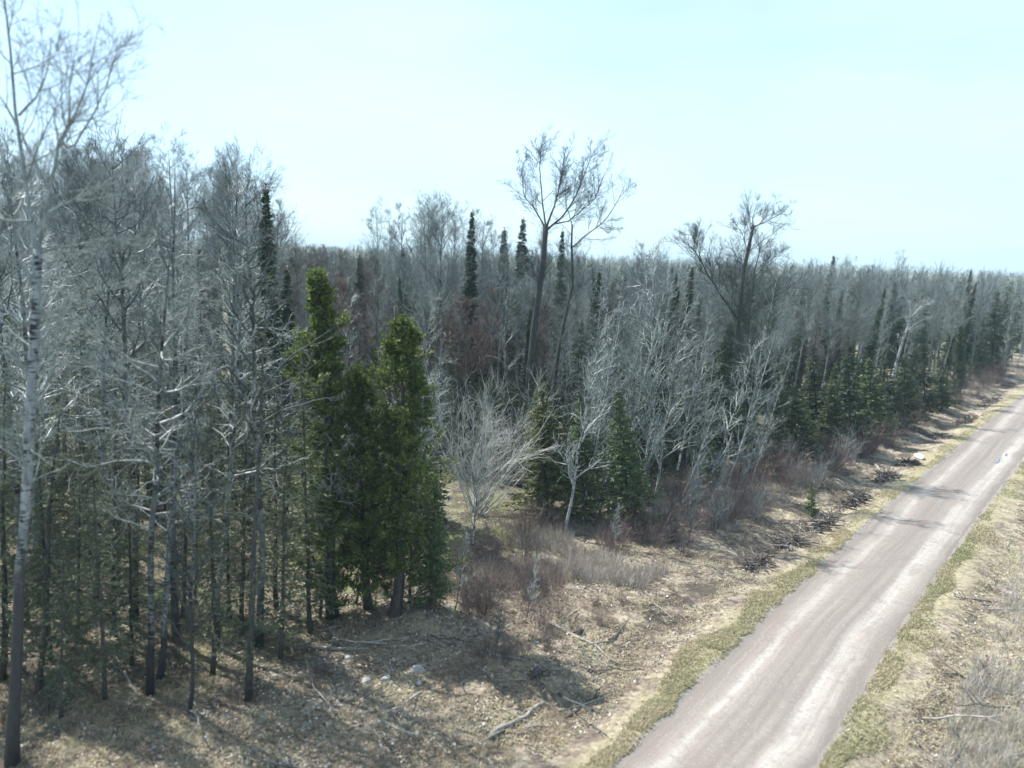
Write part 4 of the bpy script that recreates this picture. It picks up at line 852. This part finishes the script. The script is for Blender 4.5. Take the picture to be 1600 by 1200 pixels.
blades('verge_grass', 'short yellow green grass strips along both edges of the gravel road', 'grass', 24000, samp_px(lambda x, y, d, r: (np.abs(d) > 2.45+.3*vnoise(x, y)) & (np.abs(d) < 2.9+1.5*vnoise(x*.25+y*.1, y*.25)) & (r.random(len(x)) < smooth(.25, .75, vnoise(x*.7, y*.7))*(1-.6*smooth(3., 4.3, np.abs(d)))+.08)),
       lambda r, x, y, d: r.uniform(.06, .2, len(x)), .016, lambda r, x, y, d: .54+.24*vnoise(x*.4, y*.4)-.12*smooth(3.2, 4.4, np.abs(d))+.12*(d < 0)*vnoise(x*.3+4, y*.3)+r.normal(0, .05, len(x)), grassm, 61, 4, .8)
blades('dry_grass', 'matted straw coloured dead grass over the clearing and the roadside', 'grass', 60000, samp_px(lambda x, y, d, r: ((d > 4.5) | (d < -4.2)) & (vnoise(x*.9+3, y*.9) > .32)),
       lambda r, x, y, d: r.uniform(.06, .26, len(x)), .016, lambda r, x, y, d: np.clip(.42+.25*(vnoise(x*.9, y*.9+5)-.5)*2-.12*smooth(13, 18, d)+.1*(d < 0)+(r.random(len(x)) < .05+.1*(d > 14)*(vnoise(x*.3+9, y*.3) > .5))*.4, 0, 1), grassm, 62, 4, 2.2)
weedm = tint_material('dead_weed', [(0, (.20, .17, .15)), (.5, (.38, .34, .29)), (1, (.55, .52, .46))], .1)
blades('dead_weeds', 'tall grey stalks of dead weeds right of the road', 'weeds', 3000, samp_px(lambda x, y, d, r: (d < -5.5) & (vnoise(x*.5+y*.3, y*.5-x*.3)*.5+vnoise(x*1.3+3, y*1.3+8)*.5 > .25+.45*r.random(len(x)))),
       lambda r, x, y, d: r.uniform(.2, 1.1, len(x)), .006, lambda r, x, y, d: r.uniform(.3, 1., len(x)), weedm, 63, 4, .45)
blades('brush_stalks', 'fine brown stalks of last year weeds between the thicket and the verge', 'weeds', 12000, samp_px(lambda x, y, d, r: (d > 8) & (y > 36) & (d < 17) & (vnoise(x*.4+3, y*.4+1) > .45)),
       lambda r, x, y, d: r.uniform(.3, .9, len(x)), .007, lambda r, x, y, d: r.uniform(.1, .8, len(x)), weedm, 64, 4, .45)
def litter(n, seed):
    rng = np.random.default_rng(seed); X, Y = samp_px(lambda x, y, d, r: (np.abs(d) > 2.7) & (r.random(len(x)) < np.where(np.abs(d) < 4.4, .15, 1.)) & (vnoise(x*.6+31, y*.6)*.6+vnoise(x*1.7+3, y*1.7)*.4 > .3+.35*r.random(len(x))))(rng, n); d = road_sd(X, Y)[1]; Z = ground_z(X, Y, d)+rng.uniform(.01, .07, n)
    a = rng.uniform(0, 2*PI, n); u = np.stack([np.cos(a), np.sin(a), rng.normal(0, .35, n)], 1); v = np.stack([-np.sin(a), np.cos(a), rng.normal(0, .35, n)], 1); l = rng.uniform(.02, .085, n)[:, None]; w_ = l*rng.uniform(.15, .7, n)[:, None]; c = np.stack([X, Y, Z], 1)
    o = np.arange(n)*4; mb = MB(); mb.add(np.stack([c-u*l, c+v*w_, c+u*l*.8, c-v*w_], 1), np.stack([o, o+1, o+2, o+3], 1), tint=np.repeat(rng.beta(1.3, 1.2, n), 4))
    m = tint_material('leaf_litter', [(0, (.05, .04, .035)), (.35, (.165, .135, .11)), (.7, (.36, .32, .25)), (.93, (.52, .48, .40)), (1, (.68, .67, .63))], .1)
    tag(mesh_obj('leaf_litter', mb.mesh('leaf_litter', [m], False, True)), 'dead leaves and bark scraps littering the clearing and roadside', 'leaf litter', kind='stuff')
litter(105000, 65)
# ------------------------------------------------------------------ air
if HAZE > 0:
    import bmesh
    bm = bmesh.new(); bmesh.ops.create_cube(bm, size=1); me = bpy.data.meshes.new('haze'); bm.to_mesh(me); bm.free()
    o = mesh_obj('haze', me, loc=((gx[0]+gx[-1])/2, (gy[0]+gy[-1])/2, 15)); o.scale = (gx[-1]-gx[0]+40, gy[-1]-gy[0]+40, 38)
    m, n = mat('haze_air'); v = ND(n, 'ShaderNodeVolumePrincipled'); v.inputs['Color'].default_value = (.72, .93, 1., 1); v.inputs['Density'].default_value = HAZE
    out = ND(n, 'ShaderNodeOutputMaterial'); n.links.new(v.outputs[0], out.inputs['Volume']); me.materials.append(m)
    tag(o, None, None, kind='stuff')
label_pending(); label_brush()
print('COUNTS', count, 'total', sum(count.values()), 'A', len(ptsA), 'B', len(ptsB))
